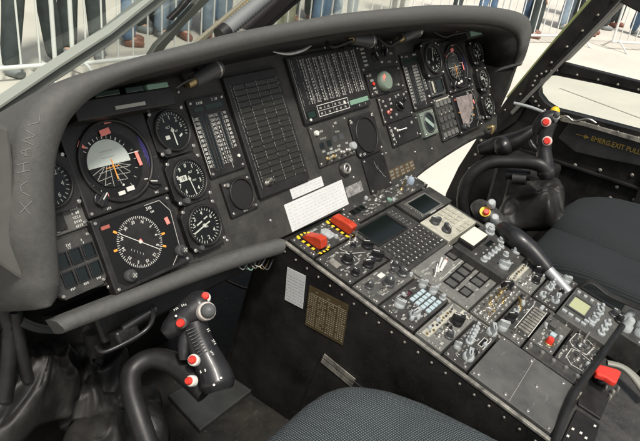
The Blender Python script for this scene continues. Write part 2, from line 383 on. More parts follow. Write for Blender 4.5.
# ================================================================ SETTING
g = MB(); S = 150
M_ground = mat('pale_concrete', (.53, .505, .44), .9, noise=.16, nscale=.9, bump=.4, bscale=30)
GZ = -1.12
g.add([(-S,-S,GZ),(S,-S,GZ),(S,S,GZ),(-S,S,GZ)], [(0,1,2,3)])
tag(g.build('ground', M_ground), None, None, kind='structure')
# a joint and an old stain line on the concrete
jl = MB()
for (a, b) in (((560, 88), (700, 140)), ((560,92),(700,145))):
    p = on(*a, (0,0,1), GZ+.004); q = on(*b, (0,0,1), GZ+.004); d = (q-p).normalized(); n = Vector((-d.y, d.x, 0))*.012
    jl.add([p-n, q-n, q+n, p+n], [(0,1,2,3)])
    break
tag(jl.build('pavement_joint', mat('joint_grey', (.36,.34,.30), .9)), None, None, kind='structure')

FZ = -.40
fl = MB().box(-1.4, .99, -.9, .24, FZ-.02, FZ).box(-1.4, .3, .24, .62, FZ-.02, FZ)
tag(fl.build('cockpit_floor', mat('floor_black', (.011,.011,.010), .7, noise=.9, nscale=12, bump=.4, bscale=60, spec=.25, col2=(.028,.026,.021), scuff=0.7, sscale=18, scol=(.09,.085,.07))), None, None, kind='structure')

# ---------------------------------------------------------------- instrument board
board = thing('instrument_board', 'large dark grey sheet metal board that holds all the flight gauges', 'instrument board', MP)
bp_ = [(-.70,.075),(-.27,.008),(.243,-.004),(.307,.006),(.446,.016),(.604,.022),(.752,.014),(.80,.10),(.82,.23),(.76,.30),(.5,.335),(.3,.345),(-.3,.345),(-.52,.325),(-.63,.285),(-.685,.23),(-.70,.15)]
MB().prism(bp_, -.012, 0).build('panel_sheet', m_panel, board, .001)
# lower edge strip
mb = MB(); pts = [(.243,-.006),(.307,.004),(.446,.014),(.604,.020),(.745,.012)]
mb.tube([(x, y, -.008) for x, y in pts], .009, 10, 3); mb.build('lower_edge_roll', m_unit, board)
for x, y in ((-.05,.33),(.05,.33),(.24,.12),(-.36,.30),(-.25,.045),(-.36,.045),(.02,.055),(.16,.075),(.28,.05),(.36,.04),(.50,.30),(-.41,.29),(-.59,.055),(-.21,.095)):
    shared(('screw', .003), lambda: MB().lathe(0, 0, [(.003,-.001),(.003,.0012),(.002,.0018)], 10), 'fastener', m_metal, board, (x, y, 0), random.random())
# bulkhead under the board
ub = MB(MP); ub.box(-.60, -.245, -.03, .02, -.22, -.05)
o = ub.build('lower_bulkhead', m_dark, None, .004); tag(o, 'black box section hanging below the left half of the gauge board', 'bulkhead')

# ---------------------------------------------------------------- glareshield
gs = thing('glareshield', 'long curved grey padded hood over the top of the gauge board', 'glareshield')
st = [((50,304),(40,309),.018),((57,296),(33,302),.024),((59,288),(27,288),.036),((60,280),(22,270),.045),((57,230),(10,230),.075),((55,170),(12,160),.105),((65,130),(22,125),.12),((80,108),(42,93),.13),((100,92),(68,77),.13),
      ((125,80),(103,66),.13),((150,72),(135,56.5),.13),((200,60),(193,41.5),.13),((250,48),(247,28.5),.13),((300,38),(299,19),.13),((350,30),(349,11),.13),((400,25),(399,6),.13),((440,22),(440,3),.13),
      ((480,22.5),(484,4),.13),((500,25),(508,7),.13),((512,29),(522,11),.13),((519,34),(530,17),.13),((522,41),(531.5,27),.128),((521.5,50),(528,40),.118),((519,59),(524,54),.10),((516,67),(519,65),.085)]
def crom(P, sub):
    out = []
    for i in range(len(P)-1):
        p0, p1, p2, p3 = P[max(i-1,0)], P[i], P[i+1], P[min(i+2,len(P)-1)]
        for k in range(sub):
            t = k/sub; out.append(tuple(.5*(2*b+(c-a)*t+(2*a-5*b+4*c-d)*t*t+(-a+3*b-3*c+d)*t**3) for a, b, c, d in zip(p0, p1, p2, p3)))
    out.append(tuple(P[-1])); return out
rows = []
for (i_, o_, n_) in st:
    iu, iv = onP(*i_, n_); ou, ov = onP(*o_, n_+.012); rows.append((iu, iv, ou, ov, n_))
rows = crom(rows, 4)
hood = MB(MP); inner = MB(MP); K = None; vs = []; iv_ = []
for (iu, iv, ou, ov, n_) in rows:
    I = Vector((iu, iv)); O = Vector((ou, ov)); D = O-I
    prof = [(0.0, n_-.012), (.03, n_), (.16, n_+.010), (.38, n_+.017), (.62, n_+.018), (.84, n_+.012), (.97, n_+.000), (1.02, n_-.018), (1.03, n_-.05), (1.00, -.06), (.9, -.20)]
    for t, n in prof: q = I+D*t; vs.append((q.x, q.y, n))
    K = len(prof)
    B = I - D*.10 if n_ > .02 else I
    iv_ += [(I.x, I.y, n_-.012), (I.x*1.0, I.y, -.004)]
N_ = len(rows)
fs = [(i*K+j, i*K+j+1, (i+1)*K+j+1, (i+1)*K+j) for i in range(N_-1) for j in range(K-1)]
hood.add(vs, fs, True); hood.add(vs[:K], [tuple(range(K))]); 
o = hood.build('padded_rim', m_hood, gs); hood_obj = o
s_ = o.modifiers.new('solid', 'SOLIDIFY'); s_.thickness = .002; s_.offset = 0
inner.add(iv_, [(2*i, 2*i+2, 2*i+3, 2*i+1) for i in range(N_-1)], True)
o = inner.build('inner_lining', m_dark, gs); s_ = o.modifiers.new('solid', 'SOLIDIFY'); s_.thickness = .003; s_.offset = 1
# flat black wing closing the right end
def PP(px, py, n): u, v = onP(px, py, n); return (u, v, n)
wa = [PP(529,19,.14), PP(523,48,.11), PP(509,88,.05), PP(497,114,.012), (.755,.05,-.01), (.775,.18,-.01), (.765,.315,-.01)]
wb = [(a+.008, b, c) for a, b, c in wa]; n7 = len(wa)
MB(MP).add(wa+wb, [tuple(range(n7)), tuple(reversed(range(n7,2*n7)))]+[(i,n7+i,n7+(i+1)%n7,(i+1)%n7) for i in range(n7)]).build('end_wing', m_dark, gs, .002)
# straight padded lip along the bottom of the left half
mb = MB(MP); vs = []
tops = [(54,321),(105,301),(160,280),(230,254),(283,239)]; bots = [(66,333),(110,316),(160,296),(230,270),(284,253)]
secs = []
for tp, bt in zip(tops, bots): secs.append((*onP(*tp, .018), *onP(*bt, .018)))
secs = crom(secs, 4)
for (ax, ay, bx, by) in secs:
    for f, n in ((-.10,-.004),(-.06,.012),(.08,.022),(.55,.024),(.95,.018),(1.05,.006),(1.05,-.015)): vs.append((ax+(bx-ax)*f, ay+(by-ay)*f, n))
k = 7
mb.add(vs, [(i*k+j, i*k+j+1, (i+1)*k+j+1, (i+1)*k+j) for i in range(len(secs)-1) for j in range(k-1)], True)
mb.add(vs[:k], [tuple(range(k))]); mb.add(vs[-k:], [tuple(reversed(range(k)))])
o = mb.build('lower_lip', m_hood, gs)
# scratched letters on the hood
bm_v = [hood.M @ Vector(v) if False else v for v in hood.v]
bvh = BVHTree.FromPolygons([tuple(v) for v in hood.v], [f for f in hood.f if len(f) == 4])
def cast(px, py):
    d = ray(px, py).normalized(); h = bvh.ray_cast(CAM, d); return (h[0]-d*.0012) if h[0] else None
letters = [  # strokes in photo space, letters running up the left flank of the hood
 [[(20,202),(30,214)],[(32,201),(20,213)]],
 [[(30,196),(22,192),(20,186),(28,181)]],
 [[(17,173),(30,170)],[(17,165),(29,162)],[(24,172),(23,163)]],
 [[(28,156),(20,152),(31,148)],[(25,156),(26,150)]],
 [[(33,145),(22,140),(35,136),(26,130)]],
 [[(28,125),(40,122),(39,114)]],
]
mb = MB()
for Lt in letters:
    for s0 in Lt:
        pp = []
        for a, b in zip(s0[:-1], s0[1:]):
            for k in range(5): q = cast(a[0]+(b[0]-a[0])*k/4, a[1]+(b[1]-a[1])*k/4); pp += [q] if q else []
        if len(pp) > 2: mb.tube([tuple(q) for q in pp], .0006, 6, 1)
mb.build('chalked_letters', mat('chalk', (.15, .155, .15), .9), gs)

# ---------------------------------------------------------------- round gauges
def polar(r, deg): a = R_(90-deg); return r*math.cos(a), r*math.sin(a)
def gauge(name, label, u, v, style, r=.033, group='round three inch flight gauges', h=.014, half=.0385):
    U = Unit(name, label, 'gauge', 'P', u-half, u+half, v-half, v+half, h=h, material=m_black, group=group, cham=.014, screws=False)
    for a in (-1, 1):
        for b in (-1, 1): U.screw_l(a*(half-.007), b*(half-.007), .0034)
    U.ring(u, v, r*.90, r*1.02, .006, m_black); U.disc(u, v, r*.93, m_dial)
    w_ = U.wm; z = h+.0006
    def ticks(n, a0, a1, l, t, r_=r*.88):
        for i in range(n):
            a = a0+(a1-a0)*i/(n-1); x, y = polar(r_-l/2, a); w_.quad(x, y, l, t, z, R_(90-a))
    def nums(lst, rr, size):
        for s_, a in lst: x, y = polar(rr, a); w_.text(x, y, s_, size, z)
    def needle(a, l, t=.0016, back=.2, m_=m_white, zz=.0016):
        x, y = polar(l*(1-back)/2, a); MB().quad(x, y, l*(1+back), t, h+zz, R_(90-a)).lathe(0, 0, [(t*1.4, h+.0004), (t*1.4, h+zz+.0006)], 14).build('needle', m_, U.o)
    if style == 'radar':
        ticks(19, -70, 110, r*.12, .0008); nums([('1', -30), ('1', 5), ('2', 42), ('5', 75)], r*.62, .010); w_.text(-.006, .006, 'ALT', .0055, z); 
        w_.quad(-.012, -.009, .008, .006, z); w_.text(.008, -.002, 'LO', .004, z); needle(178, r*.72, .0022); w_.quad(.014,-.010,.007,.003,z,.5)
        k = U.rbutton(u-.022, v-.030, .005, .006, m_dknob, 'set_knob')
    elif style == 'alt':
        ticks(50, 0, 353, r*.09, .0006); nums([(str(i), i*36) for i in (0,1,2,3,4,6,7,8,9)], r*.66, .0088); w_.text(.006, .010, 'ALT', .0045, z)
        MB().box(-.019, -.004, -.001, .008, h, h+.0010).build('counter_window', m_white, U.o)
        MB().text(-.0115, .0035, '10', .008, h+.0013).build('counter_digits', m_dial, U.o)
        needle(172, r*.8, .0018); w_.text(.009, -.004, '1013', .0042, z)
        U.rbutton(u-.020, v-.031, .0055, .007, m_dknob, 'set_knob')
    elif style == 'vsi':
        ticks(31, -170, 170, r*.13, .0010); nums([('2', -45), ('4', 5), ('6', 60), ('4', 125), ('2', 175), ('1', 215), ('.5', 285)], r*.62, .009)
        w_.quad(-.008, .006, .013, .0022, z, .28); w_.quad(.007, .011, .009, .002, z, .25); w_.text(.004, -.003, 'DN', .004, z)
        needle(255, r*.78, .0022, .5); U.rbutton(u-.020, v-.031, .0045, .005, m_dknob, 'set_knob')
    elif style == 'air':
        ticks(26, 0, 330, r*.13, .0010); nums([('2', 50), ('4', 100), ('6', 150), ('8', 200), ('10', 255)], r*.6, .009); needle(20, r*.75, .002)
    MB().lathe(0, 0, [(r*.9, h+.0050), (r*.9, h+.0054)], 40, False).build('cover_glass', m_glass, U.o)
    return U
# three down the right of the left pilot's column; three more beside the far pilot's; airspeed left of each
DX = 1.108
gauge('radar_altimeter', 'uppermost round gauge of the three right of the large left attitude indicator', -.397, .243, 'radar').done()
gauge('altimeter', 'middle round gauge with white counter window, directly above the vertical speed gauge', -.395, .162, 'alt').done()
gauge('vertical_speed_gauge', 'lowest round gauge of the near column, right of the compass indicator', -.396, .083, 'vsi').done()
gauge('airspeed_gauge', 'round gauge half hidden behind the left end of the padded hood', -.622, .215, 'air', half=.040).done()
gauge('radar_altimeter', 'uppermost round gauge of the far right hand column', .745, .243, 'radar', r=.029, half=.035).done()
gauge('altimeter', 'middle round gauge of the far right hand column', .745, .164, 'alt', r=.029, half=.035).done()
gauge('vertical_speed_gauge', 'lowest round gauge of the far right hand column, beside the pinkish compass face', .732, .085, 'vsi', r=.029, half=.035).done()
gauge('airspeed_gauge', 'bright faced round gauge left of the far attitude indicator', .480, .254, 'air', r=.038, half=.045, h=.022).done()

# ---------------------------------------------------------------- attitude indicators
def attitude(label, dark=False, dx=0):
    U = Unit('attitude_indicator', label, 'attitude indicator', 'P', -.582+dx, -.438+dx, .154, .292, h=.012, material=m_black, group='large square attitude indicators', bevel=.003)
    cx, cy = U.cx-.001, .221
    U.ring(cx, cy, .0555, .061, .005, m_black); U.disc(cx, cy, .0560, m_black)
    def arc(x0, y0, r, a0, a1, n=24): return [(x0+r*math.cos(R_(a0+(a1-a0)*i/n)), y0+r*math.sin(R_(a0+(a1-a0)*i/n))) for i in range(n+1)]
    lx, ly = U.L(cx-.013, cy-.001); R0 = .0345
    MB().lathe(lx+.006, ly-.003, [(.0475,.0121),(.0475,.0124)], 44, False).build('inner_face', m_dial, U.o)
    MB().prism(arc(lx, ly, R0, -6, 182), .0126, .0145).build('sky_half', m_horizon if not dark else mat('horizon_dark', (.05,.055,.05), .3), U.o)
    MB().prism(arc(lx, ly, R0, 182, 354), .0126, .0145).build('ground_half', m_dial, U.o)
    z = .0148
    for a in (198, 214, 236, 260, 283, 305, 325, 342):
        x0, y0 = lx+.012*math.cos(R_(a)), ly-.003; x1, y1 = lx+(R0-.001)*math.cos(R_(a)), ly+(R0-.001)*math.sin(R_(a))
        U.dm.quad((x0+x1)/2, (y0+y1)/2, math.hypot(x1-x0, y1-y0), .0008, z, math.atan2(y1-y0, x1-x0))
    U.wm.quad(lx, ly-.001, 2*R0, .0009, z)
    for dy, wd in ((-.009, .060), (-.018, .054), (-.026, .040)):
        for k in range(7):
            if random.random() < .8: U.dm.quad(lx-wd/2+wd*(k+.5)/7, ly+dy-.0022*abs(k-3)*.3, wd/7.6, .0008, z)
    for dy, wd in ((.009, .022), (.018, .020)): U.dm.quad(lx, ly+dy, wd, .0006, z)
    for a in range(32, 150, 11):
        x, y = lx+.0385*math.cos(R_(a)), ly+.0385*math.sin(R_(a)); U.wm.quad(x, y, .0045, .0010 if a % 3 else .0018, .0128, R_(a))
    for a in (-58, -40, -22, -4, 14, 196, 214, 232): x, y = lx+.044*math.cos(R_(a)), ly+.044*math.sin(R_(a)); U.dm.quad(x, y, .0045, .0009, .0128, R_(a))
    MB().quad(lx+.004, ly-.010, .0016, .030, .0152).quad(lx+.002, ly-.006, .022, .0009, .0152).build('steering_bar', m_orange, U.o)
    MB().quad(lx+.042, ly+.006, .020, .0011, .0152).quad(lx+.004,ly+.030,.008,.0010,.0152).build('glide_pointer', m_white, U.o)
    tri = MB().add([(lx-.040, ly+.033, .0151), (lx-.027, ly+.027, .0151), (lx-.034, ly+.041, .0151)], [(0,1,2)]); tri.build('warning_flag', m_pink, U.o)
    for (px, py, w_, h_, r_) in ((.009,.044,.017,.009,.12), (.048,-.004,.0055,.022,.08), (-.025,-.041,.012,.007,0), (.018,.056,.012,.0025,.0)):
        MB().quad(lx+px, ly+py, w_, h_, .0150, r_).build('warning_flag', m_pink, U.o)
    MB().box(lx-.002, lx+.009, ly-.048, ly-.0425, .012, .0138).box(lx+.013, lx+.026, ly-.046, ly-.0395, .012, .0138).build('slip_tube', m_white, U.o)
    MB().add([(lx+.008, ly-.036, .0140), (lx+.012, ly-.036, .0140), (lx+.010, ly-.028, .0140)], [(0,1,2)]).build('slip_index', m_white, U.o)
    for rr, aa, bb in ((.0545,-22,30),(.0520,-16,26),(.0495,-6,20)):  # violet arcs: the cover glass reflection painted on as coloured strips
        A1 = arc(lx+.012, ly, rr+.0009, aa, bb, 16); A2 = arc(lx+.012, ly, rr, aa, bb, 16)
        MB().add([(x, y, .0131) for x, y in A1+A2], [(i+1, i, 17+i, 17+i+1) for i in range(16)]).build('painted_reflection', mat('violet_reflection', (.07,.06,.26), .25), U.o)
    U.wing(-.5555+dx, .1750, .0135, .010, 'black', -.9)
    U.wing(-.462+dx, .176, .0135, .010, 'black', 1.3)
    lx0, ly0 = U.L(-.462+dx, .176); U.wm.quad(lx0-.002, ly0+.006, .026, .0016, .0130, -.15)
    U.leg(-.548+dx, .160, 3, .003); U.leg(-.463+dx, .160, 3, .003); U.leg(-.50+dx, .286, 3, .0022, dim=True); U.leg(-.545+dx, .283, 2, .0022, dim=True)
    return U.done()
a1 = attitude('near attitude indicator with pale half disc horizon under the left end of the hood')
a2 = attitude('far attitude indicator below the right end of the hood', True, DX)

# ---------------------------------------------------------------- compass indicators
def compass(label, pinkish=False, dx=0):
    U = Unit('compass_indicator', label, 'compass indicator', 'P', -.582+dx, -.443+dx, .040, .150, h=.014, material=m_black, group='square compass indicators', bevel=.002)
    lx, ly = U.L(-.519+dx, .0975); z = .0150
    MB().prism([(-.060,-.040),(-.050,-.049),(.046,-.049),(.060,-.036),(.060,.042),(.052,.049),(-.052,.049),(-.060,.042)], .0135, .0146).build('dial', m_dial, U.o)
    pr_ = [(.034,-.049),(.056,-.030),(.061,.030),(.048,.050),(.020,.050)]
    for a, b in zip(pr_[:-1], pr_[1:]): U.dm.quad((a[0]+b[0])/2, (a[1]+b[1])/2, math.hypot(a[0]-b[0], a[1]-b[1]), .0011, z, math.atan2(b[1]-a[1], b[0]-a[0]))
    MB().lathe(lx, ly, [(.0385,.0146),(.0385,.0150)], 48, False).lathe(lx, ly, [(.0245,.0150),(.0245,.0153)], 40, False).build('compass_card', m_black, U.o)
    for i in range(72):
        a = i*5; l = .0045 if i % 2 == 0 else .0028; x, y = polar(.0378-l/2, a); U.wm.quad(lx+x, ly+y, l, .0008, .0152, R_(90-a))
    for i, s_ in enumerate(['N','3','6','E','12','15','S','21','24','W','30','33']):
        a = i*30+28; x, y = polar(.0295, a); U.wm.text(lx+x, ly+y, s_, .0062, .0155, -R_(a))
    MB().quad(lx, ly, .070, .0010, .0158, -R_(38)).lathe(lx, ly, [(.0025,.0150),(.0025,.0164)], 14).build('needle', m_white, U.o)
    MB().quad(lx+.001, ly+.001, .0045, .006, .0160, .4).build('centre_mark', m_pink, U.o)
    for k in range(5): U.dm.quad(lx-.018+k*.004, ly-.006-k*.003, .003, .0007, .0156, 1.0)
    for (a) in (308, 272, 92, 118): x, y = polar(.042, a); MB().quad(lx+x, ly+y, .006, .0032, z, R_(90-a)).build('heading_bug', m_orange, U.o)
    MB().quad(.050, .017, .0065, .011, .0148, .15).build('warning_flag', m_pink, U.o)
    MB().box(-.058, -.044, .037, .042, .0140, .0150).build('warning_flag', mat('dull_red', (.3,.08,.06), .5), U.o)
    U.wm.text(.026, .044, '310', .0068, z); U.wm.text(.030, .0375, 'KM', .0045, z)
    for x, y in ((-.5535+dx, .058), (-.458+dx, .062)):
        k = U.rbutton(x, y, .0090, .009, m_dknob, 'set_knob'); MB().lathe(0,0,[(.0055,.009),(.0055,.014),(.0045,.015)],18).build('inner_knob', m_dknob, k); MB().quad(0, 0, .008, .0014, .0151, .4).quad(0, 0, .0014, .008, .0151, .4).build('knob_cross', m_dim, k)
    if pinkish: MB().prism([(-.046,-.034),(-.020,-.040),(.012,-.010),(.036,.004),(.048,.040),(-.050,.044)], .0166, .0168).build('pinkish_patch', mat('pink_grey', (.17,.14,.13), .3, noise=.6, nscale=60, col2=(.30,.26,.24)), U.o)  # irregular pink-grey patch laid over part of the dial
    return U.done()
compass('near compass indicator with turning card and 310 counter below the pale horizon gauge')
compass('far compass indicator with a dull pink face below the right end of the hood', True, DX)

# ---------------------------------------------------------------- small panels of the left edge
U = Unit('switch_plate', 'narrow grey plate with rows of white words beside the near attitude indicator', 'switch plate', 'P', -.640, -.588, .146, .196, h=.004, material=m_unit2, group='plates at the left edge of the board')
for i in range(7): U.leg(-.602, .186-i*.006, 4, .0035)
for i in range(4): U.leg(-.624, .188-i*.010, 2, .004)
MB().box(-.022,-.006,-.02,.014,.004,.0065).build('push_button', m_black, U.o, .001)
U.done()
U = Unit('master_switch_panel', 'panel of six square black buttons at the lower left corner of the board', 'button panel', 'P', -.662, -.588, .062, .141, h=.005, material=m_unit, cham=.008, group='plates at the left edge of the board')
for i in range(3):
    for j in range(2):
        x, y = -.641+i*.0205, .113-j*.0265; U.screen(x-.0075, x+.0075, y-.009, y+.009, m_scr, 'push_button', .0015, m_knob, .003)
for i in range(3): U.leg(-.645+i*.02, .130, 3, .003); U.leg(-.640+i*.02, .0725, 3, .003); U.leg(-.645+i*.02, .126, 2, .003)
U.done()

# ---------------------------------------------------------------- vertical tape display units
def tape_unit(label, x0, x1, y0, y1, mirror=False):
    U = Unit('tape_display', label, 'tape display', 'P', x0, x1, y0, y1, h=.006, material=m_black, group='pilot tape display units')
    W_ = x1-x0; H = y1-y0
    U.screen(x0+W_*.12, x0+W_*.36, y1-H*.16, y1-H*.11, m_dgreen, 'green_window', 0); U.screen(x0+W_*.42, x0+W_*.88, y1-H*.16, y1-H*.10, m_dgreen, 'green_window', 0)
    U.leg(x0+W_*.3, y1-H*.06, 4, .0042); U.leg(x0+W_*.7, y1-H*.05, 5, .0042)
    for f in (.22, .37, .72):
        a = y0+H*(.08 if f < .5 else .30); U.screen(x0+W_*f-.0025, x0+W_*f+.0025, a, y1-H*.22, m_scr, 'tape_window', .0008, m_dknob, .001)
    for i in range(12):
        y = y1-H*(.25+.055*i)
        z_ = .0062
        U.text(x0+W_*.08, y, str((12-i)*10), .0066, .0003); U.text(x0+W_*.50, y, str(24-2*i), .0066, .0003); U.text(x0+W_*.62, y, str(12-i), .0066, .0003)
        if i < 9: U.text(x0+W_*.88, y, str((9-i)*10), .0066, .0003)
        for q_ in (.15, .44, .56, .68, .80):
            if q_ < .75 or i < 9:
                for k_ in range(3): U.line(x0+W_*(q_-.015), y-.0023+k_*.0023, x0+W_*(q_+.015), y-.0023+k_*.0023, .0006)
    U.line(x0+.001, y1-H*.2, x0+.001, y0+.006); U.line(x1-W_*.35, y0+.006, x1-W_*.35, y0+H*.2)
    x, y = U.L(x1-W_*.12, y0+H*.17); MB().lathe(x, y, [(.0028,.006),(.0028,.0085)], 12).build('light_sensor', m_white, U.o)
    return U.done()
tape_unit('near tall display of white numbered tapes between round gauges and caution lights', -.350, -.267, .151, .283)
tape_unit('far tall display of white numbered tapes left of the far airspeed gauge', .330, .424, .143, .282)

# ---------------------------------------------------------------- caution light panel
U = Unit('caution_panel', 'large black caution light grid beside the near tape display', 'caution panel', 'P', -.254, -.114, .088, .308, h=.010, material=m_black, screws=False, bevel=.002)
NR, NC = 18, 4; X0, X1, Y0, Y1 = -.240, -.124, .105, .292
cw, chh = (X1-X0)/NC, (Y1-Y0)/NR
for j in range(NR):
    for i in range(NC): U.button(X0+cw*(i+.5), Y0+chh*(j+.5), cw-.0016, chh-.0014, .0018, m_lamp, 'caution_light')
for i in range(NC+1):
    for k in range(NR*2):
        if random.random() < .72: U.dm.quad(*U.L(X0+cw*i, Y0+chh*(k+.5)/2), .0006, chh*.34, .0118)
for k in range(60):
    if random.random() < .85: U.dm.quad(*U.L(X0-.0045, Y0+(Y1-Y0)*(k+.5)/60), .0006, .0022, .0103)
for k in range(NR):
    for i in range(NC):
        if random.random() < .35: U.leg(X0+cw*(i+.15)+.003, Y0+chh*(k+.8), 2, .0018, dim=True)
a = U.toggle(-.232, .112, .010, 0.5, .5); a.location.z = .0118; a = U.rbutton(-.223, .115, .004, .006, m_metal, 'test_button'); a.location.z = .0116
U.done()

# ---------------------------------------------------------------- central display unit
U = Unit('central_display', 'wide central display with columns of white tape numbers right of the caution lights', 'engine display', 'P', -.078, .155, .190, .322, h=.008, material=m_black, screws=False)
cols = [(-.058,.0), (-.040,.8), (-.018,.4), (.000,1), (.020,1), (.045,1), (.067,1), (.092,1), (.117,1), (.137,1)]
for x in (-.066, -.049, -.029, -.008, .012, .034, .056, .080, .105, .128, .147):
    for k in range(24):
        if random.random() < .8: U.dm.quad(*U.L(x, .314-k*.0038), .0009, .0022, .0083)
for x in (-.039, -.019, .002, .023, .045, .068, .0925, .116, .138):
    full = x > .06
    for k in range(14):
        y_ = .311-k*.0064; U.text(x-.001, y_, random.choice(('10','12','8','6','4','2','14','16','9','7')), .0066, .0003)
        for k_ in range(3): U.line(x+.0045, y_-.0022+k_*.0022, x+.0078, y_-.0022+k_*.0022, .0007)
for x in (-.072,): U.line(x, .318, x, .2, .0009, True)
U.screen(.080, .150, .201, .211, m_green, 'green_window', .0008, m_dgreen, .001)
U.screen(-.066, -.040, .200, .212, m_dgreen, 'green_window', .0006)
for (a, b, c, d) in ((-.030,.020,.197,.219),(.020,.075,.197,.219)):
    lx0, ly0 = U.L(a, c); lx1, ly1 = U.L(b, d); U.wm.rectline(lx0, lx1, ly0, ly1, .0012, .0083)
U.line(-.030,.208,.075,.208,.0008)
for x in (-.02,-.008,.006,.03,.045,.062): U.leg(x, .213, 2, .004); U.leg(x, .202, 2, .004)
for x in (.09,.112,.135): U.leg(x, .196, 1, .004)
U.rbutton(-.06, .196, .003, .002, m_white, 'test_button'); U.rbutton(.062,.210,.0035,.002,m_white,'test_button')
U.done()

# ---------------------------------------------------------------- centre lower units
U = Unit('blade_control_panel', 'grey switch panel with two small black windows below the central display', 'switch panel', 'P', -.074, .052, .100, .184, h=.005, material=m_panel)
for x in (-.050, -.026): U.screen(x-.007, x+.007, .134, .146, m_scr, 'indicator_window', 0)
for x in (-.004, .018): U.screen(x-.008, x+.008, .138, .150, m_dknob, 'push_button', 0)
U.leg(-.045,.168,6,.004); U.leg(.0,.170,2,.004); U.leg(.012,.175,3,.004); U.leg(-.04,.153,7,.0035,dim=True); U.leg(.01,.157,5,.0035,dim=True)
for x in (-.05,-.025,.002,.03): U.leg(x, .128, 3, .004)
U.leg(-.02,.121,12,.0045); U.leg(-.03,.112,9,.0045); 
for x in (-.045,-.025): U.toggle(x, .112, .016, 3.1, .9, m_brass)
for x in (.005,.025): U.toggle(x, .114, .014, 3.1, .8)
for x in (-.035,-.010,.012,.034): U.rbutton(x, .105, .0025, .003, m_metal, 'small_screw')
U.rbutton(-.058, .167, .0055, .006, m_white, 'indicator_cap'); U.rbutton(.044, .118, .0085, .009, m_gknob, 'clear_cap')
U.done()
U = Unit('standby_gauge_mount', 'square mount with a round all black blanked opening in the middle of the board', 'blanked gauge', 'P', .058, .155, .086, .175, h=.006, material=m_black, cham=.010, group='blanked round instruments')
U.ring(.107, .130, .036, .040, .004, m_black); U.disc(.107,.130,.037,mat('void_black',(.003,.003,.003),.7),'opening')
for x, y in ((.066,.165),(.148,.167),(.066,.094),(.148,.094),(.080,.092)): U.leg(x, y, 2, .005)
U.done()
U = Unit('clock', 'blank black clock on a square mount right of the lowest near gauge', 'clock', 'P', -.334, -.267, .076, .138, h=.006, material=m_black, group='eight day clocks')
U.ring(-.297, .109, .025, .028, .004, m_black); U.disc(-.297,.109,.026,MATS['void_black'],'opening')
U.rbutton(-.324,.131,.004,.005,m_metal,'set_knob'); U.rbutton(-.275,.082,.003,.004,m_metal,'set_knob'); U.leg(-.30,.080,4,.003)
U.done()
U = Unit('clock', 'green grey framed clock left of the far block of keys', 'clock', 'P', .346, .414, .072, .133, h=.010, material=mat('dull_green', (.14,.17,.14), .45), group='eight day clocks')
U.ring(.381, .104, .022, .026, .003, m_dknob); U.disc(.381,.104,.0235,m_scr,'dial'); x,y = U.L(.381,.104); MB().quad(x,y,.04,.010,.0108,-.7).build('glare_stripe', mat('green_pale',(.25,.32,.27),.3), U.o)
U.done()
U = Unit('mode_select_panel', 'upper black mode panel just under the hood right of the central display', 'switch panel', 'P', .158, .312, .262, .322, h=.006, material=m_black)
for j in range(5): U.leg(.18, .312-j*.009, 4, .0045)
U.leg(.215,.317,6,.0045)
U.wing(.222,.290,.012,.012,'black',.5); U.wing(.262,.294,.011,.012,'black',-.5); U.knob(.285,.305,.007,.010)
for x, y in ((.24,.310),(.27,.312),(.245,.275),(.275,.272),(.292,.290)): U.leg(x, y, 3, .0045)
U.done()
U = Unit('fire_test_knob', 'red lettered oval green knob on a dark plate in the middle of the board', 'selector', 'P', .166, .312, .204, .258, h=.005, material=m_black)
mb = MB(); x, y = U.L(.228,.231); mb.lathe(x, y, [(.023,.004),(.023,.014),(.019,.018)], 32); mb.build('knob', mat('sage_green', (.15,.19,.15), .5), U.o)
MB().quad(x-.010, y+.010, .012, .008, .0182, .5).quad(x-.015,y+.003,.004,.006,.0182).build('red_mark', m_pink, U.o)
for p_ in ((.185,.24),(.187,.222),(.19,.213)): U.leg(*p_, 3, .005)
U.rbutton(.180,.252,.004,.004,m_metal,'fastener'); U.rbutton(.188,.211,.004,.004,m_metal,'fastener'); U.rbutton(.285,.215,.004,.004,m_metal,'fastener')
MB().lathe(*U.L(.187,.232), [(.004,.005),(.004,.007)], 12).build('red_lamp', m_red, U.o)
U.done()
U = Unit('hoist_panel', 'dark selector panel with a red switch below the green oval knob', 'switch panel', 'P', .186, .318, .136, .199, h=.005, material=m_black)
U.wing(.262,.168,.015,.015,'black',.9); U.toggle(.215,.160,.014,2.6,.8,m_pink); U.knob(.29,.178,.006,.010)
for x, y in ((.205,.188),(.235,.188),(.262,.19),(.275,.192),(.21,.176),(.235,.178),(.22,.148),(.245,.150),(.30,.19),(.195,.17)): U.leg(x, y, 2, .005)
U.line(.189,.196,.189,.140,.0012,True)
U.done()
U = Unit('radio_tune_panel', 'blank lower dark panel with one bright toggle beside the blanked opening', 'switch panel', 'P', .197, .330, .080, .132, h=.005, material=m_black)
U.toggle(.232,.113,.018,0,.9,m_metal); U.rbutton(.222,.120,.003,.003,m_white,'lamp'); 
for x, y in ((.206,.118),(.207,.108),(.208,.098),(.235,.100),(.30,.12),(.31,.09)): U.leg(x, y, 2, .006)
for k in range(5): U.leg(.205+.002*k, .122-.008*k, 1, .005)
U.done()
U = Unit('small_counter', 'small grey boxed indicator with a bright strip below the far airspeed gauge', 'indicator', 'P', .430, .505, .162, .207, h=.012, material=m_dknob, group='small units near the far pilot')
U.screen(.440,.452,.170,.200,m_pale,'bright_strip',.001); U.screen(.462,.496,.170,.200,m_scr,'window',.002)
U.done()
U = Unit('keypad_panel', 'column of small grey keys left of the far compass indicator', 'keypad', 'P', .428, .520, .045, .156, h=.008, material=m_unit, group='small units near the far pilot')
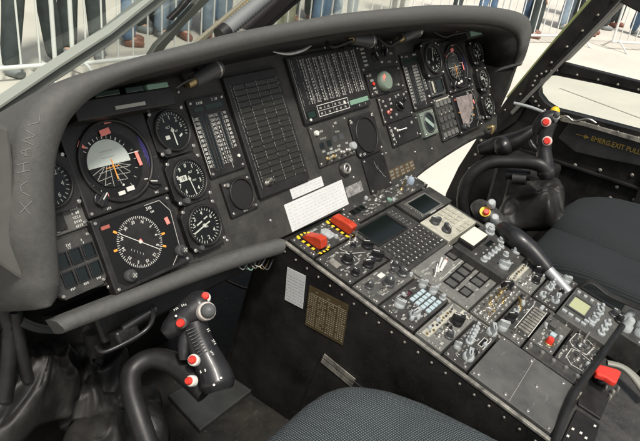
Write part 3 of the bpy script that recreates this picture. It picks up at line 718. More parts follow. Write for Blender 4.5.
for j in range(5):
    for i in range(4): U.button(.440+i*.0215+(.0 if j else 0), .138-j*.020, .015, .013, .004, m_unit3 if (j in (0,4)) else m_unit2, 'key')
for i in range(4): U.leg(.440+i*.0215, .058, 2, .005); U.leg(.440+i*.0215,.118,2,.004)
MB().quad(0, .0475, .07, .004, .0086).quad(0,.012,.07,.004,.0086).build('label_strip', m_pale, U.o)
U.done()
U = Unit('cover_plate', 'plain scuffed black cover plate below the blanked opening', 'cover plate', 'P', .060, .145, .004, .083, h=.004, material=m_dark)
for k in range(4): U.line(.10+.006*k, .07-.012*k, .105+.008*k, .05-.008*k, .0006, True)
U.done()
U = Unit('placard', 'brown placard of tan writing at the lower right of the centre board', 'placard', 'P', .148, .262, .012, .036, h=.0008, material=m_brown, screws=False, bevel=0, under=.0002)
for j in range(3): 
    for i in range(5): U.leg(.160+i*.0225, .031-j*.0075, 4, .0042, dim=True)
U.done()
U = Unit('placard', 'small worn grey sticker right of the white paper note', 'sticker', 'P', -.018, .040, .020, .042, h=.0006, material=mat('worn_sticker', (.10,.10,.095), .6, noise=.9, nscale=90, col2=(.35,.34,.32)), screws=False, bevel=0, under=.0002)
U.leg(.01,.03,6,.004,dim=True); U.done()
U = Unit('key_lock', 'small round metal key lock above the white paper note', 'lock', 'P', -.020, .014, .062, .096, h=.003, material=m_black, cham=.010, screws=False)
U.ring(-.003,.079,.007,.012,.008,m_metal,'lock_barrel'); U.disc(-.003,.079,.0075,m_dial,'keyhole',.004); x,y=U.L(-.003,.079); MB().quad(x,y,.008,.0018,.0072,.6).build('key_slot', m_white, U.o); U.done()
def paper(label, x0, x1, y0, y1, rows, rot=0):
    U = Unit('paper_note', label, 'paper note', 'P', x0, x1, y0, y1, h=.0012, material=m_paper, screws=False, bevel=0, under=-.0004, group='white notes taped to the board')
    mb = MB()
    hx, hy = U.hx, U.hy
    for r in range(rows):
        y = hy-.006-(2*hy-.010)*r/max(1, rows-1)
        x = -hx+.006
        while x < hx-.008:
            l = random.uniform(.004, .012); mb.quad(x+l/2, y, l, .0007, .0013, 0, .0001); x += l+random.uniform(.002, .007)
    mb.build('handwriting', mat('faint_ink', (.33,.32,.36), .8), U.o); return U.done()
paper('large white paper note taped above the centre console', -.206, -.022, .008, .061, 8)
paper('small white paper strip taped above the larger note', -.179, -.081, .064, .084, 3)

# ---------------------------------------------------------------- things under the hood
def pipe_lamp(label, px, py, ang, L=.07, r=.012, n=.055, group='map lights tucked under the hood'):
    u, v = onP(px, py, n); M = MP @ Matrix.Translation((u, v, n)) @ Matrix.Rotation(ang, 4, 'Z')
    t = thing('utility_light', label, 'light', M, group)
    MB().tube([(-L/2,0,0),(L*.25,0,0),(L*.3,0,0),(L/2,0,0)], [r*.8, r, r*1.15, r*1.1], 18, 1).build('barrel', m_dknob, t)
    MB().tube([(-L*.75,0,0),(-L*.5,0,0)], [r*.45, r*.6], 14, 1).build('switch_end', m_brass, t)
    q = MB(Matrix.Translation((L*.32,0,0)) @ Matrix.Rotation(math.pi/2, 4, 'Y')); q.lathe(0, 0, [(r*1.2,0),(r*1.22,.004)], 20, cap=False).build('metal_collar', m_metal, t)
    MB().box(-.006, .006, -.006, .05, -.055, -.045).tube([(0,0,0),(0,.02,-.03),(0,.03,-.056)], .004, 8).build('bracket', m_black, t)
    return t
pipe_lamp('round black map light under the hood above the near tape display', 206, 74, .25, .06, .013)
pipe_lamp('map light with a brass end under the hood above the central display', 362, 40, -.15, .07, .013)
pipe_lamp('black map light under the hood above the far tape display', 410, 34, .15, .08, .014)
pipe_lamp('short black map light under the right end of the hood', 462, 28, .1, .06, .012)
u, v = onP(150, 92, .05)
M = MP @ Matrix.Translation((u, v-.004, .045)) @ Matrix.Rotation(-.03, 4, 'Z')
t = thing('light_strip', 'long black hooded light strip with green windows above the near round gauges', 'light strip', M, 'green windowed strips under the hood')
MB().box(-.13, .035, -.020, .006, -.045, .012).build('housing', m_black, t, .002)
for x0, x1, m_ in ((-.095,-.055,m_dgreen),(-.045,-.015,m_dgreen),(-.008,.030,m_green)): MB().box(x0, x1, .0062, .014, -.010, .013).build('green_window', m_, t, .001)
MB().box(-.07, -.02, -.014, -.009, .012, .0135).build('label_strip', m_dim, t)
u, v = onP(474, 33, .06); M = MP @ Matrix.Translation((u, v, .06))
t = thing('light_strip', 'short strip with a pale green window at the far end of the hood', 'light strip', M, 'green windowed strips under the hood')
MB().box(-.05, .07, -.012, .010, -.062, .004).build('housing', m_black, t, .002); MB().box(-.035, .03, -.008, .008, .004, .008).build('green_window', m_green, t, .001)
# bright curved spring clip
u0, v0 = onP(292, 50, .10)
o = MB(MP).tube([(*onP(273,51.5,.10),.10),(*onP(283,53.5,.10),.101),(*onP(292,53.2,.10),.101),(*onP(303,50,.10),.101),(*onP(311,45.5,.10),.10)], [.0012,.003,.0035,.003,.0012], 8, 4, flat=.4).build('spring_clip', m_metal)
tag(o, 'thin bright curved metal clip under the middle of the hood', 'clip')
# cables under the hood
def cable(label, pts, r=.003, m_=None, group='thin cables under the hood'):
    o = MB().tube([tuple(p) for p in pts], r, 8, 6).build('cable', m_ or m_rubber); tag(o, label, 'cable', group); return o
def P3(px, py, n): q = on(px, py, PN, n); return q
cable('black cable looping left of the brass ended map light', [P3(326,42,.06), P3(333,47,.07), P3(343,44,.07), P3(352,40,.06)], .0035)
cable('black cable sagging between the two middle map lights', [P3(378,38,.05), P3(388,46,.06), P3(396,42,.06), P3(402,37,.06)], .0035)
cable('cable running along the far end of the hood', [P3(432,31,.05), P3(445,37,.06), P3(455,34,.06), P3(490,28,.06)], .003)
cable('twin grey leads left of the near map light', [P3(176,88,.07), P3(185,82,.07), P3(194,78,.06)], .0016, m_dknob)

# ================================================================ CENTRE CONSOLE
con = thing('centre_console', 'black centre pedestal running aft between the seats with worn light edges', 'console', MC)
CL, CRt, CE = -.235, .220, .552
# sides and deck (local frame: y = -w)
MB().box(CL, CL+.003, -CE, .04, -.40, -.004).build('left_side_panel', m_dark, con, .001)
MB().box(CRt-.003, CRt, -CE, .01, -.40, -.004).build('right_side_panel', m_dark, con, .001)
MB().box(CL+.003, CRt-.003, -CE, .0, -.030, -.018).build('tray', m_dark, con)
MB().box(CL+.003, CRt-.003, .002, .05, -.40, -.006).build('front_closure', m_dark, con)
MB().box(CL+.003, CRt-.003, -CE-.003, -CE, -.40, -.03).build('aft_panel', m_dark, con)
MB().box(CL-.0015, CL+.006, -CE, -.002, -.0038, .0012).build('edge_rail', m_worn, con, .0008)
for x in (-.0885, .0745): MB().box(x-.004, x+.004, -CE, -.19 if x < 0 else -.195, -.016, -.001).build('divider_rail', m_worn if x < 0 else m_unit2, con, .0008)
MB().box(CRt-.008, CRt+.001, -CE, -.002, -.0038, .0012).build('edge_rail', m_unit2, con, .0008)
for i in range(20):
    x = -.010-i*.0275; q = MB(Matrix.Translation((CL, x, -.018)) @ Matrix.Rotation(-math.pi/2, 4, 'Y')); q.lathe(0, 0, [(.0024,-.001),(.0024,.001),(.0014,.0016)], 10); q.build('rivet', m_worn, con)
for y0 in (.002,): pass
sd_ = MB(Matrix.Translation((CL, 0, 0)) @ Matrix.Rotation(-math.pi/2, 4, 'Y'))   # local x -> up, y -> forward, z -> -x
# access door on the side panel
MB().box(CL-.002, CL, -.30, -.155, -.33, -.165).build('access_door', m_dark, con, .001)
MB().box(CL-.0035, CL-.0015, -.235, -.160, -.168, -.158).box(CL-.0035, CL-.0015, -.235, -.160, -.181, -.171).build('door_latch', m_worn, con)
def side_plate(name, label, cat, corners, m_, rows, ink, dens):
    p = [on(a, b, (1,0,0), -.2365) for a, b in corners]
    ys = [q.y for q in p]; zs = [q.z for q in p]; y0, y1 = (p[0].y+p[3].y)/2, (p[1].y+p[2].y)/2
    # frame: origin centre, X aft, Y up
    c = (p[0]+p[1]+p[2]+p[3])/4; ex = ((p[1]-p[0])+(p[2]-p[3])).normalized(); ez = Vector((-1,0,0)); ey = ez.cross(ex)
    M = Matrix((ex, ey, ez)).transposed().to_4x4(); M.translation = Vector((CL-.0005, c.y, c.z))
    wd = ((p[1]-p[0]).length+(p[2]-p[3]).length)/2; ht = ((p[3]-p[0]).length+(p[2]-p[1]).length)/2
    t = thing(name, label, cat, M); MB().box(-wd/2, wd/2, -ht/2, ht/2, 0, .001).build('sheet', m_, t)
    mb = MB()
    for r in range(rows):
        y = ht*(.30-.72*r/(rows-1)); 
        for c_ in range(dens):
            xx = -wd/2+wd*(c_+.5)/dens
            mb.legend(xx, y, 4, ht*.018, .0011, 0, wd/dens/5.2/(ht*.018))
    if rows > 10:
        mb.legend(0, ht*.40, 3, ht*.04, .0011); mb.legend(-wd*.3, ht*.42, 4, ht*.025, .0011); mb.legend(wd*.3, ht*.38, 4, ht*.02, .0011)
        mb.quad(0, ht*.34, wd*.9, ht*.006, .0011)
    mb.build('writing', ink, t); return t
side_plate('paper_note', 'white paper list stuck on the left side of the console', 'paper note', ((288,268),(306,276),(302,309),(284,299)), m_paper, 9, m_ink, 3)
side_plate('placard', 'brown metal placard of tan text on the left side of the console', 'placard', ((309,285),(349,306),(342,345),(305,325)), m_brown, 16, m_tan, 4)

LC = (-.2235, -.0935); CC = (-.084, .070); RC = (.079, .2125)
def cu(name, label, cat, col, w0, w1, **k):
    x0, x1 = col; return Unit(name, label, cat, 'C', x0, x1, w0+.0012, w1-.0012, **{**dict(h=.003, material=m_unit, under=.014), **k})
def clutter(U, n=10, area=None, toggles=2):
    for i in range(n):
        x = U.cx+random.uniform(-.8,.8)*U.hx; y = U.cy+random.uniform(-.75,.75)*U.hy
        U.wm.legend(x-U.cx, y-U.cy, random.choice((3,4,5)), .0028, U.h+.0002)

# ---- left column
U = cu('guarded_switch_panel', 'front left console panel with two red guarded switches in yellow striped frames', 'switch panel', (LC[0], -.052), .004, .066, material=m_unit)
for k, x in enumerate((-.190, -.098)):
    # hazard stripes
    for side in (-.015, .015):
        for i in range(9):
            y = .012+i*.006; a = U.L(x+side, y); shared(('haz', i % 2), lambda: MB().box(-.0032, .0032, -.003, .003, 0, .0006), 'stripe_block', m_yellow if i % 2 == 0 else m_dial, U.o, (a[0], a[1], .003))
    for i in range(6):
        if abs(i-2.5) < 2.6:
            for e_ in (.008, .0645):
                a = U.L(x-.0125+i*.005, e_); shared(('haz2', i % 2), lambda: MB().box(-.0025, .0025, -.0022, .0022, 0, .0005), 'stripe_block', m_yellow if i % 2 == 0 else m_dial, U.o, (a[0], a[1], .003))
    lx, ly = U.L(x, .036)
    if k == 0: pr_ = [(-.022,.003),(.020,.003),(.026,.010),(.018,.026),(.006,.024),(-.016,.014)]
    else: pr_ = [(-.024,.003),(.024,.003),(.026,.022),(.016,.024),(-.022,.020),(-.026,.010)]
    M_ = Matrix.Translation((lx, ly, 0)) @ Matrix(((0,1,0,0),(-1,0,0,0),(0,0,1,0),(0,0,0,1))) @ Matrix(((1,0,0,0),(0,0,-1,0),(0,1,0,0),(0,0,0,1)))
    MB(M_).prism(pr_, -.0095, .0095).build('red_guard', m_redcap, U.o, .002)
    MB().box(lx-.012, lx+.012, ly-.024, ly+.022, .003, .0045).build('guard_base', m_yellow if False else m_dial, U.o)
lx, ly = U.L(-.146, .032); MB().lathe(lx, ly, [(.013,.003),(.012,.008),(.006,.010)], 7, False).box(lx-.010, lx+.012, ly-.016, ly+.004, .003, .007).build('silver_cover', m_gknob, U.o, .001)
U.leg(-.16,.012,8,.004); U.leg(-.13,.060,6,.003); U.leg(-.165,.050,4,.003); U.toggle(-.070,.046,.016,0,.2); U.rbutton(-.206,.058,.004,.004,m_knob)
U.done()
U = cu('intercom_panel', 'left console panel with four black knobs and branching white lines', 'control panel', (LC[0], -.088), .068, .152, material=m_unit)
U.knob(-.176,.107,.0115,.020,rot=.4); U.wing(-.104,.103,.013,.018,rot=.9); U.wing(-.115,.134,.014,.020,rot=.7); U.wing(-.150,.138,.013,.018,'black',1.2); U.knob(-.192,.138,.008,.014); U.knob(-.128,.086,.006,.010)
for a in (0,.5,1,1.5,2.1,2.6): 
    U.line(-.150,.098,-.150+.022*math.cos(a+2),.098-.022*math.sin(a+2),.0009)
U.line(-.15,.098,-.12,.112,.0009); U.leg(-.188,.082,5,.0035); U.leg(-.135,.076,5,.003); U.leg(-.165,.122,5,.003); U.leg(-.172,.146,4,.003); U.leg(-.205,.117,3,.003); U.leg(-.19,.12,4,.003); U.leg(-.12,.118,4,.003)
for i in range(2): U.toggle(-.108-.02*i,.076,.014,1,.3)
x, y = U.L(-.203,.098); MB().box(x-.008,x+.008,y-.011,y+.011,.003,.0045).build('data_plate', m_worn, U.o)
U.done()
U = cu('comm_radio', 'left console panel of charcoal knobs around a small white label', 'radio', LC, .154, .212, material=m_unit2)
for x, y, r in ((-.199,.175,.008),(-.160,.192,.011),(-.112,.192,.010),(-.105,.170,.008),(-.122,.176,.006)): U.knob(x, y, r, r*1.9, 'char', random.random()*3)
x, y = U.L(-.152,.170); MB().box(x-.008,x+.008,y-.005,y+.005,.003,.0042).build('white_label', m_white, U.o)
U.toggle(-.100,.160,.012,0,.2); U.leg(-.185,.165,3,.003); U.leg(-.19,.202,5,.003); U.leg(-.13,.204,5,.003); U.leg(-.18,.195,3,.004); U.rbutton(-.098,.203,.004,.006,m_gknob,'grey_button')
U.done()
U = cu('radio_keypad', 'left console keypad of blue white keys with four pale knobs', 'keypad', LC, .214, .288, material=m_unit)
for j in range(4):
    for i in range(4): U.button(-.156+i*.0125, .243+j*.0115, .0095, .0085, .003, m_key, 'key')
U.wing(-.190,.236,.0115,.017,'grey',.3); U.wing(-.188,.268,.0125,.018,'grey',1.5); U.wing(-.104,.233,.0095,.018,'grey',.6); U.wing(-.102,.255,.0095,.018,'grey',.9); U.knob(-.101,.276,.006,.012,'grey')
U.screen(-.165,-.142,.226,.233,mat('dull_purple',(.07,.02,.03),.3),'display_window',.001); U.leg(-.205,.226,3,.003); U.leg(-.17,.28,4,.003); U.leg(-.205,.255,3,.003); U.leg(-.125,.228,4,.003)
for j in range(4): U.leg(-.168,.243+j*.0115,2,.003)
U.done()
U = cu('transponder_panel', 'left console panel with a cream strip of lettering and a square black knob', 'control panel', LC, .290, .344, material=m_unit3)
x0, y0 = U.L(-.214,.298); x1, y1 = U.L(-.108,.312); MB().box(x0,x1,y1,y0,.003,.0042).build('cream_strip', m_pale, U.o)
for i in range(12): U.rbutton(-.210+i*.0088, .302+random.random()*.008, .0022, .004, random.choice((m_metal,m_dknob,m_brass)), 'small_screw')
U.wing(-.137,.326,.013,.024,'black',.5); U.knob(-.180,.334,.008,.016,'char'); U.knob(-.160,.322,.007,.012,'black')
x, y = U.L(-.102,.327); MB().box(x-.008,x+.008,y-.010,y+.010,.003,.006).build('worn_plate', m_pale, U.o, .001); k = U.rbutton(-.102,.327,.005,.005,m_metal,'lock_stud')
for p_ in ((-.2,.322),(-.16,.335),(-.205,.335),(-.15,.338),(-.17,.318)): U.leg(*p_, 3, .003)
for i in range(3): U.toggle(-.195+i*.014,.322,.010,random.random()*6,.4)
U.done()
U = cu('lever_panel', 'left console panel with a row of overlapping pale levers and two tall pale knobs', 'control panel', LC, .346, .394, material=m_unit)
for i in range(5): U.lever(-.160+i*.011, .364-i*.002, .014, .007, .3, 'grey')
U.wing(-.195,.380,.012,.020,'grey',1.9); U.wing(-.101,.380,.012,.022,'grey',2.1); U.wing(-.190,.355,.007,.016,'grey',.4); U.rbutton(-.175,.384,.004,.006,m_knob)
U.screen(-.150,-.125,.378,.384,m_dial,'slot',.0012,m_white,.001); U.line(-.155,.389,-.12,.389,.0012); U.leg(-.205,.366,3,.003); U.leg(-.14,.372,4,.0025)
for i in range(4): U.leg(-.165+.012*i,.352,2,.003)
U.done()
U = cu('blank_plate', 'large plain scuffed grey plate at the aft left of the console', 'blank plate', (-.2235,-.088), .396, .545, material=mat('scuffed_grey',(.068,.069,.065),.5,noise=.7,nscale=14,bump=.25,bscale=40,col2=(.10,.10,.092), scuff=0.7, sscale=40, scol=(.22,.215,.2)))
U.line(-.222,.470,-.09,.462,.0006,True)
for p_ in ((-.213,.41),(-.213,.46),(-.213,.50),(-.10,.52),(-.15,.49),(-.10,.46)): U.screw(*p_, .0036)
U.done()
# ---- centre column
U = cu('front_switch_strip', 'narrow dark switch strip along the foot of the gauge board', 'switch panel', (-.050,.240), -.008, .046, material=m_unit)
U.toggle(.053,.016,.018,1,.15); U.toggle(.075,.014,.012,2,.3); U.toggle(.151,.022,.020,0,.15,m_brass); x,y = U.L(.200,.016); MB().lathe(x,y,[(.009,.003),(.009,.012),(.006,.017)],16).build('blue_grey_cap', mat('blue_grey',(.28,.34,.40),.4), U.o)
for x in (-.035,-.018,-.002): U.screen(x-.006,x+.006,.012,.024,m_scr,'slot_button',.0012,m_black)
for x in (.0,.02,.045,.07,.09,.12,.135,.17): U.leg(x,.030,3,.0035)
for x in (.02,.04,.11,.13,.18): U.leg(x,.008,3,.0035)
x,y=U.L(.085,.032); MB().lathe(x,y,[(.006,.003),(.006,.006)],16).build('green_lamp', m_green, U.o); U.rbutton(.10,.034,.005,.004,m_metal,'stud')
U.done()
U = cu('flight_computer', 'flight management keyboard with a large black screen in the console middle', 'flight computer', (-.088,.078), .048, .192, h=.008, material=m_unit, screws=False)
U.screen(-.074,.030,.060,.112,m_scr,'display_screen',.004,m_black)
for i in range(6): U.button(.044, .060+i*.0095, .011, .006, .003, m_unit2, 'side_key'); U.leg(.044,.060+i*.0095,2,.003); U.leg(.058,.060+i*.0095,1,.003)
for i in range(7): U.leg(-.083,.058+i*.009,2,.002,dim=True)
for j in range(6):
    for i in range(10):
        x = -.068+i*.0148; y = .124+j*.0112; U.button(x, y, .0115, .0085, .0025, m_unit, 'key')
        a = U.L(x, y); (U.wm if random.random() < .5 else U.dm).quad(a[0]+random.uniform(-.0004,.0004), a[1], random.uniform(.0018,.004) if not (j > 4 and i > 8) else .009, .0021, .0108)
U.done()
U = cu('warning_lamp_panel', 'pale grey console panel with square lamp windows and a red tipped toggle', 'lamp panel', CC, .194, .324, material=m_unit3)
def win(U, a, b, c, d): U.screen(a, b, c, d, m_unit2, 'lamp_window', .0028, m_dial, .0022)
win(U,.028,.052,.213,.232)
for i in range(4): win(U,-.053+i*.027,-.032+i*.027,.255-.001*i,.275-.001*i)
for i in range(2): win(U,-.002+i*.026,.020+i*.026,.286,.306)
win(U,-.052,-.030,.288,.304)
U.toggle(-.055,.233,.020,.6,.9); U.toggle(-.035,.228,.024,.4,1.0,m_white)
q = on(442.5,264.5,CN,.02); lx, ly = U.L(.0,0), 0
x,y = U.L(-.012,.228); MB().lathe(x,y,[(.0035,.012),(.0045,.016),(.003,.019)],12).build('red_tip', m_red, U.o)
x2,y2 = U.L(-.022,.230); MB().tube([(x2-.010,y2-.003,.004),(x2,y2,.013),(x,y,.016)],[.003,.004,.0045],10,3).build('white_lever', m_white, U.o)
for p_,n in (((-.05,.213),5),((-.02,.210),6),((0,.244),9),((.03,.244),4),((-.05,.282),3),((.01,.281),3),((.02,.314),6),((-.06,.222),4)): U.leg(*p_, n, .0028)
U.line(-.06,.247,.05,.243,.0008); U.rbutton(.0,.300,.004,.003,m_dknob); U.rbutton(-.012,.288,.003,.002,m_metal,'stud')
U.done()
U = cu('small_switch_bank', 'crowded strip of tiny brass switches right behind the pale lamp panel', 'switch bank', CC, .326, .372, material=m_unit2)
for i in range(10):
    for j in range(2): U.toggle(-.070+i*.0135, .342+j*.015, .010, random.random()*6, .4, random.choice((m_brass,m_metal,m_metal)))
U.wing(.050,.342,.013,.020,'black',1); U.ring(-.035,.345,.007,.010,.003,m_metal,'metal_ring')
for i in range(8): U.leg(-.07+i*.017,.366,3,.0028); U.leg(-.07+i*.017,.332,2,.0028)
U.line(-.08,.36,.06,.356,.001); U.done()
U = cu('slatted_selector_panel', 'console panel with a ribbed brass slot block and pale brass levers', 'control panel', (CC[0]+.030, CC[1]), .374, .432, material=m_unit)
for i in range(9):
    a = U.L(-.040+i*.0105,.418); shared('slat', lambda: MB().box(-.0032,.0032,-.011,.011,0,.004), 'slat', m_worn, U.o, (a[0],a[1],.003), bevel=.0006)
U.line(-.048,.404,.055,.402,.0012); U.line(-.048,.431,.055,.429,.0012)
U.wing(-.035,.388,.011,.022,'black',.8); U.lever(.0,.386,.012,.006,.6,'grey'); U.toggle(.012,.388,.016,1,.6,m_brass); U.toggle(.022,.383,.016,2,.6,m_brass); U.toggle(.04,.384,.012,.2,.4)
for p_ in ((-.02,.396),(.02,.396),(.045,.395),(.055,.38),(-.05,.38)): U.leg(*p_, 3, .003)
U.done()
U = cu('selector_strip', 'narrow strip with one pale knob behind the lever row', 'control panel', (CC[0], CC[0]+.028), .374, .432, material=m_unit2)
U.wing(-.071,.388,.011,.022,'grey',.5); U.toggle(-.070,.412,.012,1,.3); U.leg(-.07,.42,3,.003); U.done()
U = cu('red_button_panel', 'console panel with one round red button and a square grey cap', 'button panel', (-.050,.070), .434, .482, material=m_unit2)
U.ring(-.026,.464,.0075,.0095,.003,m_brass,'brass_ring'); U.rbutton(-.026,.464,.0065,.012,m_red,'red_button'); U.button(.024,.452,.022,.015,.010,m_unit2,'square_cap'); U.button(-.001,.462,.012,.011,.006,m_key,'blue_cap')
U.leg(-.012,.446,3,.003); U.leg(.0,.476,4,.003); U.leg(-.045,.455,1,.005); U.done()
U = cu('edge_filler', 'narrow filler strip with studs beside the red button panel', 'filler strip', (-.084,-.052), .434, .545, material=m_unit)
for i in range(5): U.rbutton(-.068+random.uniform(-.006,.006),.444+i*.022,.004,.006,m_metal,'stud')
U.done()
U = cu('outlined_toggle_panel', 'aftmost console panel with two toggles boxed by white outlines', 'switch panel', (-.050,.070), .484, .545, material=m_unit)
def outline(U, pts, t=.0011):
    for a, b in zip(pts, pts[1:]+pts[:1]): U.line(*a, *b, t)
outline(U, [(-.042,.514),(-.030,.500),(.000,.500),(.006,.512),(.000,.538),(-.038,.538)]); outline(U, [(.008,.500),(.018,.490),(.052,.492),(.058,.506),(.048,.530),(.010,.526)])
U.toggle(-.018,.518,.018,.5,.35); U.toggle(.024,.508,.016,1.4,.4); U.toggle(.040,.510,.018,.2,.5); U.ring(.022,.512,.006,.009,.003,m_dknob); U.ring(.042,.514,.006,.009,.003,m_dknob)
U.leg(-.025,.491,9,.004); U.screen(.0,.03,.486,.4875,m_dial,'slot',.001)
for p_ in ((-.03,.528),(-.005,.528),(.03,.498),(.05,.520)): U.leg(*p_, 1, .004)
U.done()
# ---- right column
U = cu('map_display', 'square console unit with a plain black screen at the front right', 'display unit', (.092,.240), .048, .114, h=.008, material=m_unit, screws=False)
U.screen(.116,.196,.062,.106,m_scr,'display_screen',.003,m_unit3)
for i in range(9): U.leg(.112,.060+i*.0055,1,.003,rot=1.57)
U.leg(.15,.112,10,.003); U.line(.108,.108,.2,.112,.0012,True); U.done()
U = cu('cream_keypad', 'worn cream coloured keypad with two dark selector knobs on the console', 'keypad', (.084,.216), .117, .193, h=.010, material=m_pale, screws=False)
for j in range(3):
    for i in range(4): U.button(.143+i*.0185, .127+j*.016+.002, .0150, .0125, .003, m_pale, 'key')
for i in range(3): U.button(.150+i*.020, .183, .017, .012, .003, m_pale, 'key')
U.wing(.115,.137,.013,.018,'char',.8); U.wing(.113,.168,.013,.018,'char',2.6); U.leg(.115,.155,4,.003); U.leg(.10,.185,4,.003)
for p_ in ((.095,.128),(.1,.15),(.13,.188),(.135,.15)): U.leg(*p_, 3, .003)
U.done()
U = cu('four_lever_radio', 'raised dark radio with pale rocker levers and a cream cap at its corner', 'radio', RC, .206, .324, h=.020, material=m_unit, screws=False, under=.03)
x0,y0 = U.L(.100,.204); x1,y1=U.L(.172,.240); MB().box(x0,x1,y1,y0,.020,.030).build('cap_body', m_black, U.o, .001); MB().box(x0+.003,x1-.001,y1+.002,y0-.001,.0305,.0325).build('cream_cap', mat('cream_cap',(.62,.60,.48),.5), U.o, .001)
for i in range(5): U.lever(.112+i*.017, .271, .012, .007, .2, 'grey')
U.knob(.200,.262,.008,.012,'grey'); U.wing(.197,.300,.0125,.016,'grey',1.2); U.wing(.118,.306,.0135,.017,'grey',.4); U.knob(.160,.292,.006,.010,'grey'); U.knob(.097,.27,.007,.010,'grey'); U.knob(.205,.232,.010,.016,'grey')
U.screen(.150,.176,.247,.255,m_scr,'display_window',.001)
for i in range(4): U.leg(.12+.018*i,.258,2,.003)
for p_ in ((.15,.305),(.15,.313),(.18,.312),(.1,.25),(.17,.285),(.18,.278)): U.leg(*p_, 3, .003)
U.done()
x = MB(MC)
U = cu('studded_panel', 'pale scratched console panel of metal studs behind the raised radio', 'control panel', RC, .327, .386, material=m_unit3)
x0,y0 = U.L(.088,.332); x1,y1=U.L(.205,.346); MB().box(x0,x1,y1,y0,.003,.0042).build('cream_strip', m_pale, U.o)
for i in range(11): U.rbutton(.092+i*.0105, .336+random.random()*.006, .0025, .004, random.choice((m_metal,m_dknob,m_brass)), 'small_screw')
U.wing(.160,.366,.014,.024,'black',1.0); U.wing(.185,.358,.009,.018,'grey',.4); U.knob(.13,.374,.009,.016,'black'); U.knob(.205,.35,.006,.012,'char')
for i in range(5): U.toggle(.092+i*.011,.360+.003*(i%2),.010,random.random()*6,.4)
for p_ in ((.1,.352),(.13,.356),(.1,.376),(.195,.375)): U.leg(*p_, 3, .003)
U.done()
U = cu('pale_lever_panel', 'console panel with stacked pale levers ahead of the olive screen', 'control panel', RC, .388, .440, material=m_unit)
for i in range(4): U.lever(.135+i*.012, .404-i*.001, .014, .007, .2, 'grey')
U.wing(.108,.426,.011,.020,'grey',1.8); U.lever(.098,.404,.012,.006,.6,'grey'); U.wing(.198,.418,.011,.018,'grey',.5); U.line(.128,.43,.17,.416,.001); U.knob(.15,.425,.005,.010,'black')
for p_ in ((.12,.415),(.17,.425),(.16,.432),(.185,.395)): U.leg(*p_, 3, .003)
U.done()
U = cu('lcd_unit', 'console unit with an olive liquid crystal screen and small pale keys', 'display unit', (RC[0], RC[1]-.004), .442, .545, h=.014, material=m_unit2, screws=False, under=.02)
U.screen(.122,.170,.452,.486,m_lcd,'lcd_screen',.004,m_dknob,.004)
for i in range(4): U.button(.190,.452+i*.014,.008,.007,.004,m_gknob,'key')
for j,(a,b) in enumerate(((.100,.452),(.100,.465),(.112,.494),(.112,.505),(.098,.480),(.098,.492),(.125,.498))): U.button(a,b,.007,.010,.004,m_gknob,'key')
for i in range(5): U.lever(.182-i*.014, .502+.002*(i%2), .014, .008, .5+.2*i, 'grey')
for i in range(3): U.lever(.150-i*.022, .526, .010, .008, .2, 'grey')
U.knob(.190,.528,.010,.018,'char'); U.knob(.180,.540,.008,.018,'black')
U.done()
# handrail bar across the aft end
pts = [on(622,326,CN,.012), on(600,358,CN,.014), on(576,391,CN,.012), on(563,420,CN,.008), on(552,450,CN,.0)]
o = MB().tube([tuple(p) for p in pts], .0065, 12, 4).build('guard_bar', m_rubber); tag(o, 'black round bar crossing the aft end of the console', 'bar')
# loose wires in the gap
for i, (mm, nm) in enumerate(((m_pale,'cream'),(m_gknob,'pale grey'),(m_yellow,'yellow'),(m_worn,'dull'))):
    p = [on(548-4*i, 424+4*i, CN, -.02), on(553+i, 412+3*i, CN, -.005), on(556+2*i, 402+2*i, CN, -.012), on(560+i, 392+i, CN, -.02)]
    o = MB().tube([tuple(q) for q in p], .0022, 7, 5).build('wire', mm); tag(o, nm + ' loose wire poking from the aft corner of the console', 'wire', 'loose wires at the console corner')

# ---------------------------------------------------------------- aft lower stand with parking handle
ahead = lambda px, py, h=-.045: on(px, py, CN, h)
pp = [ahead(575,372), ahead(592,352), ahead(640,385), ahead(660,420), ahead(560,470)]
base = thing('aft_stand', 'dark grey stand behind the console with a black lid', 'stand', Matrix.Translation(ahead(590,400)))
inv = base.matrix_world.inverted()
def slab(pts, th, nrm=CN):
    mb = MB(inv); n = len(pts); a = [Vector(p) for p in pts]; b = [p-nrm*th for p in a]
    mb.add([tuple(p) for p in a+b], [tuple(range(n)), tuple(reversed(range(n, 2*n)))]+[(i, n+i, n+(i+1)%n, (i+1)%n) for i in range(n)]); return mb
slab([ahead(572,372), ahead(598,352), ahead(670,405), ahead(640,500), ahead(545,480)][::-1], .3).build('body', m_unit, base, .003)
slab([ahead(579,389,-.04), ahead(586,381,-.04), ahead(612,393,-.04), ahead(601,419,-.04), ahead(578,404,-.04)][::-1], .006).build('lid', m_black, base, .002)
slab([ahead(577,409,-.04), ahead(600,424,-.04), ahead(590,460,-.04), ahead(560,445,-.04)][::-1], .006).build('small_panel', m_dark, base, .001)
mb = MB(); 
for (px, py) in ((573,429),(581,433),(586,438),(595,426),(568,436)):
    q = ahead(px, py, -.0385); mb.add([tuple(inv @ (q+Vector((a,b,0)))) for a,b in ((-.003,-.002),(.003,-.002),(.003,.002),(-.003,.002))], [(0,1,2,3)])
mb.build('lettering', m_white, base)
q = ahead(599,381,-.045)
M = MC.copy(); M.translation = q
t = thing('emergency_button', 'round red button in a black collar under the red handle', 'button', M)
MB().lathe(0,0,[(.014,0),(.014,.008),(.011,.011),(.0085,.009)],28,cap=False).build('collar', m_knob, t); MB().lathe(0,0,[(.0075,0),(.0075,.013),(.005,.015)],24).build('button_cap', m_red, t)
MB().lathe(0,0,[(.0145,-.001),(.0145,.0004)],28).build('base_disc', m_dial, t)
M = MC.copy(); M.translation = ahead(612,376,-.030)
hA, hB, hC = ahead(596,369,-.008), ahead(612,377,-.004), ahead(619,377,-.002)
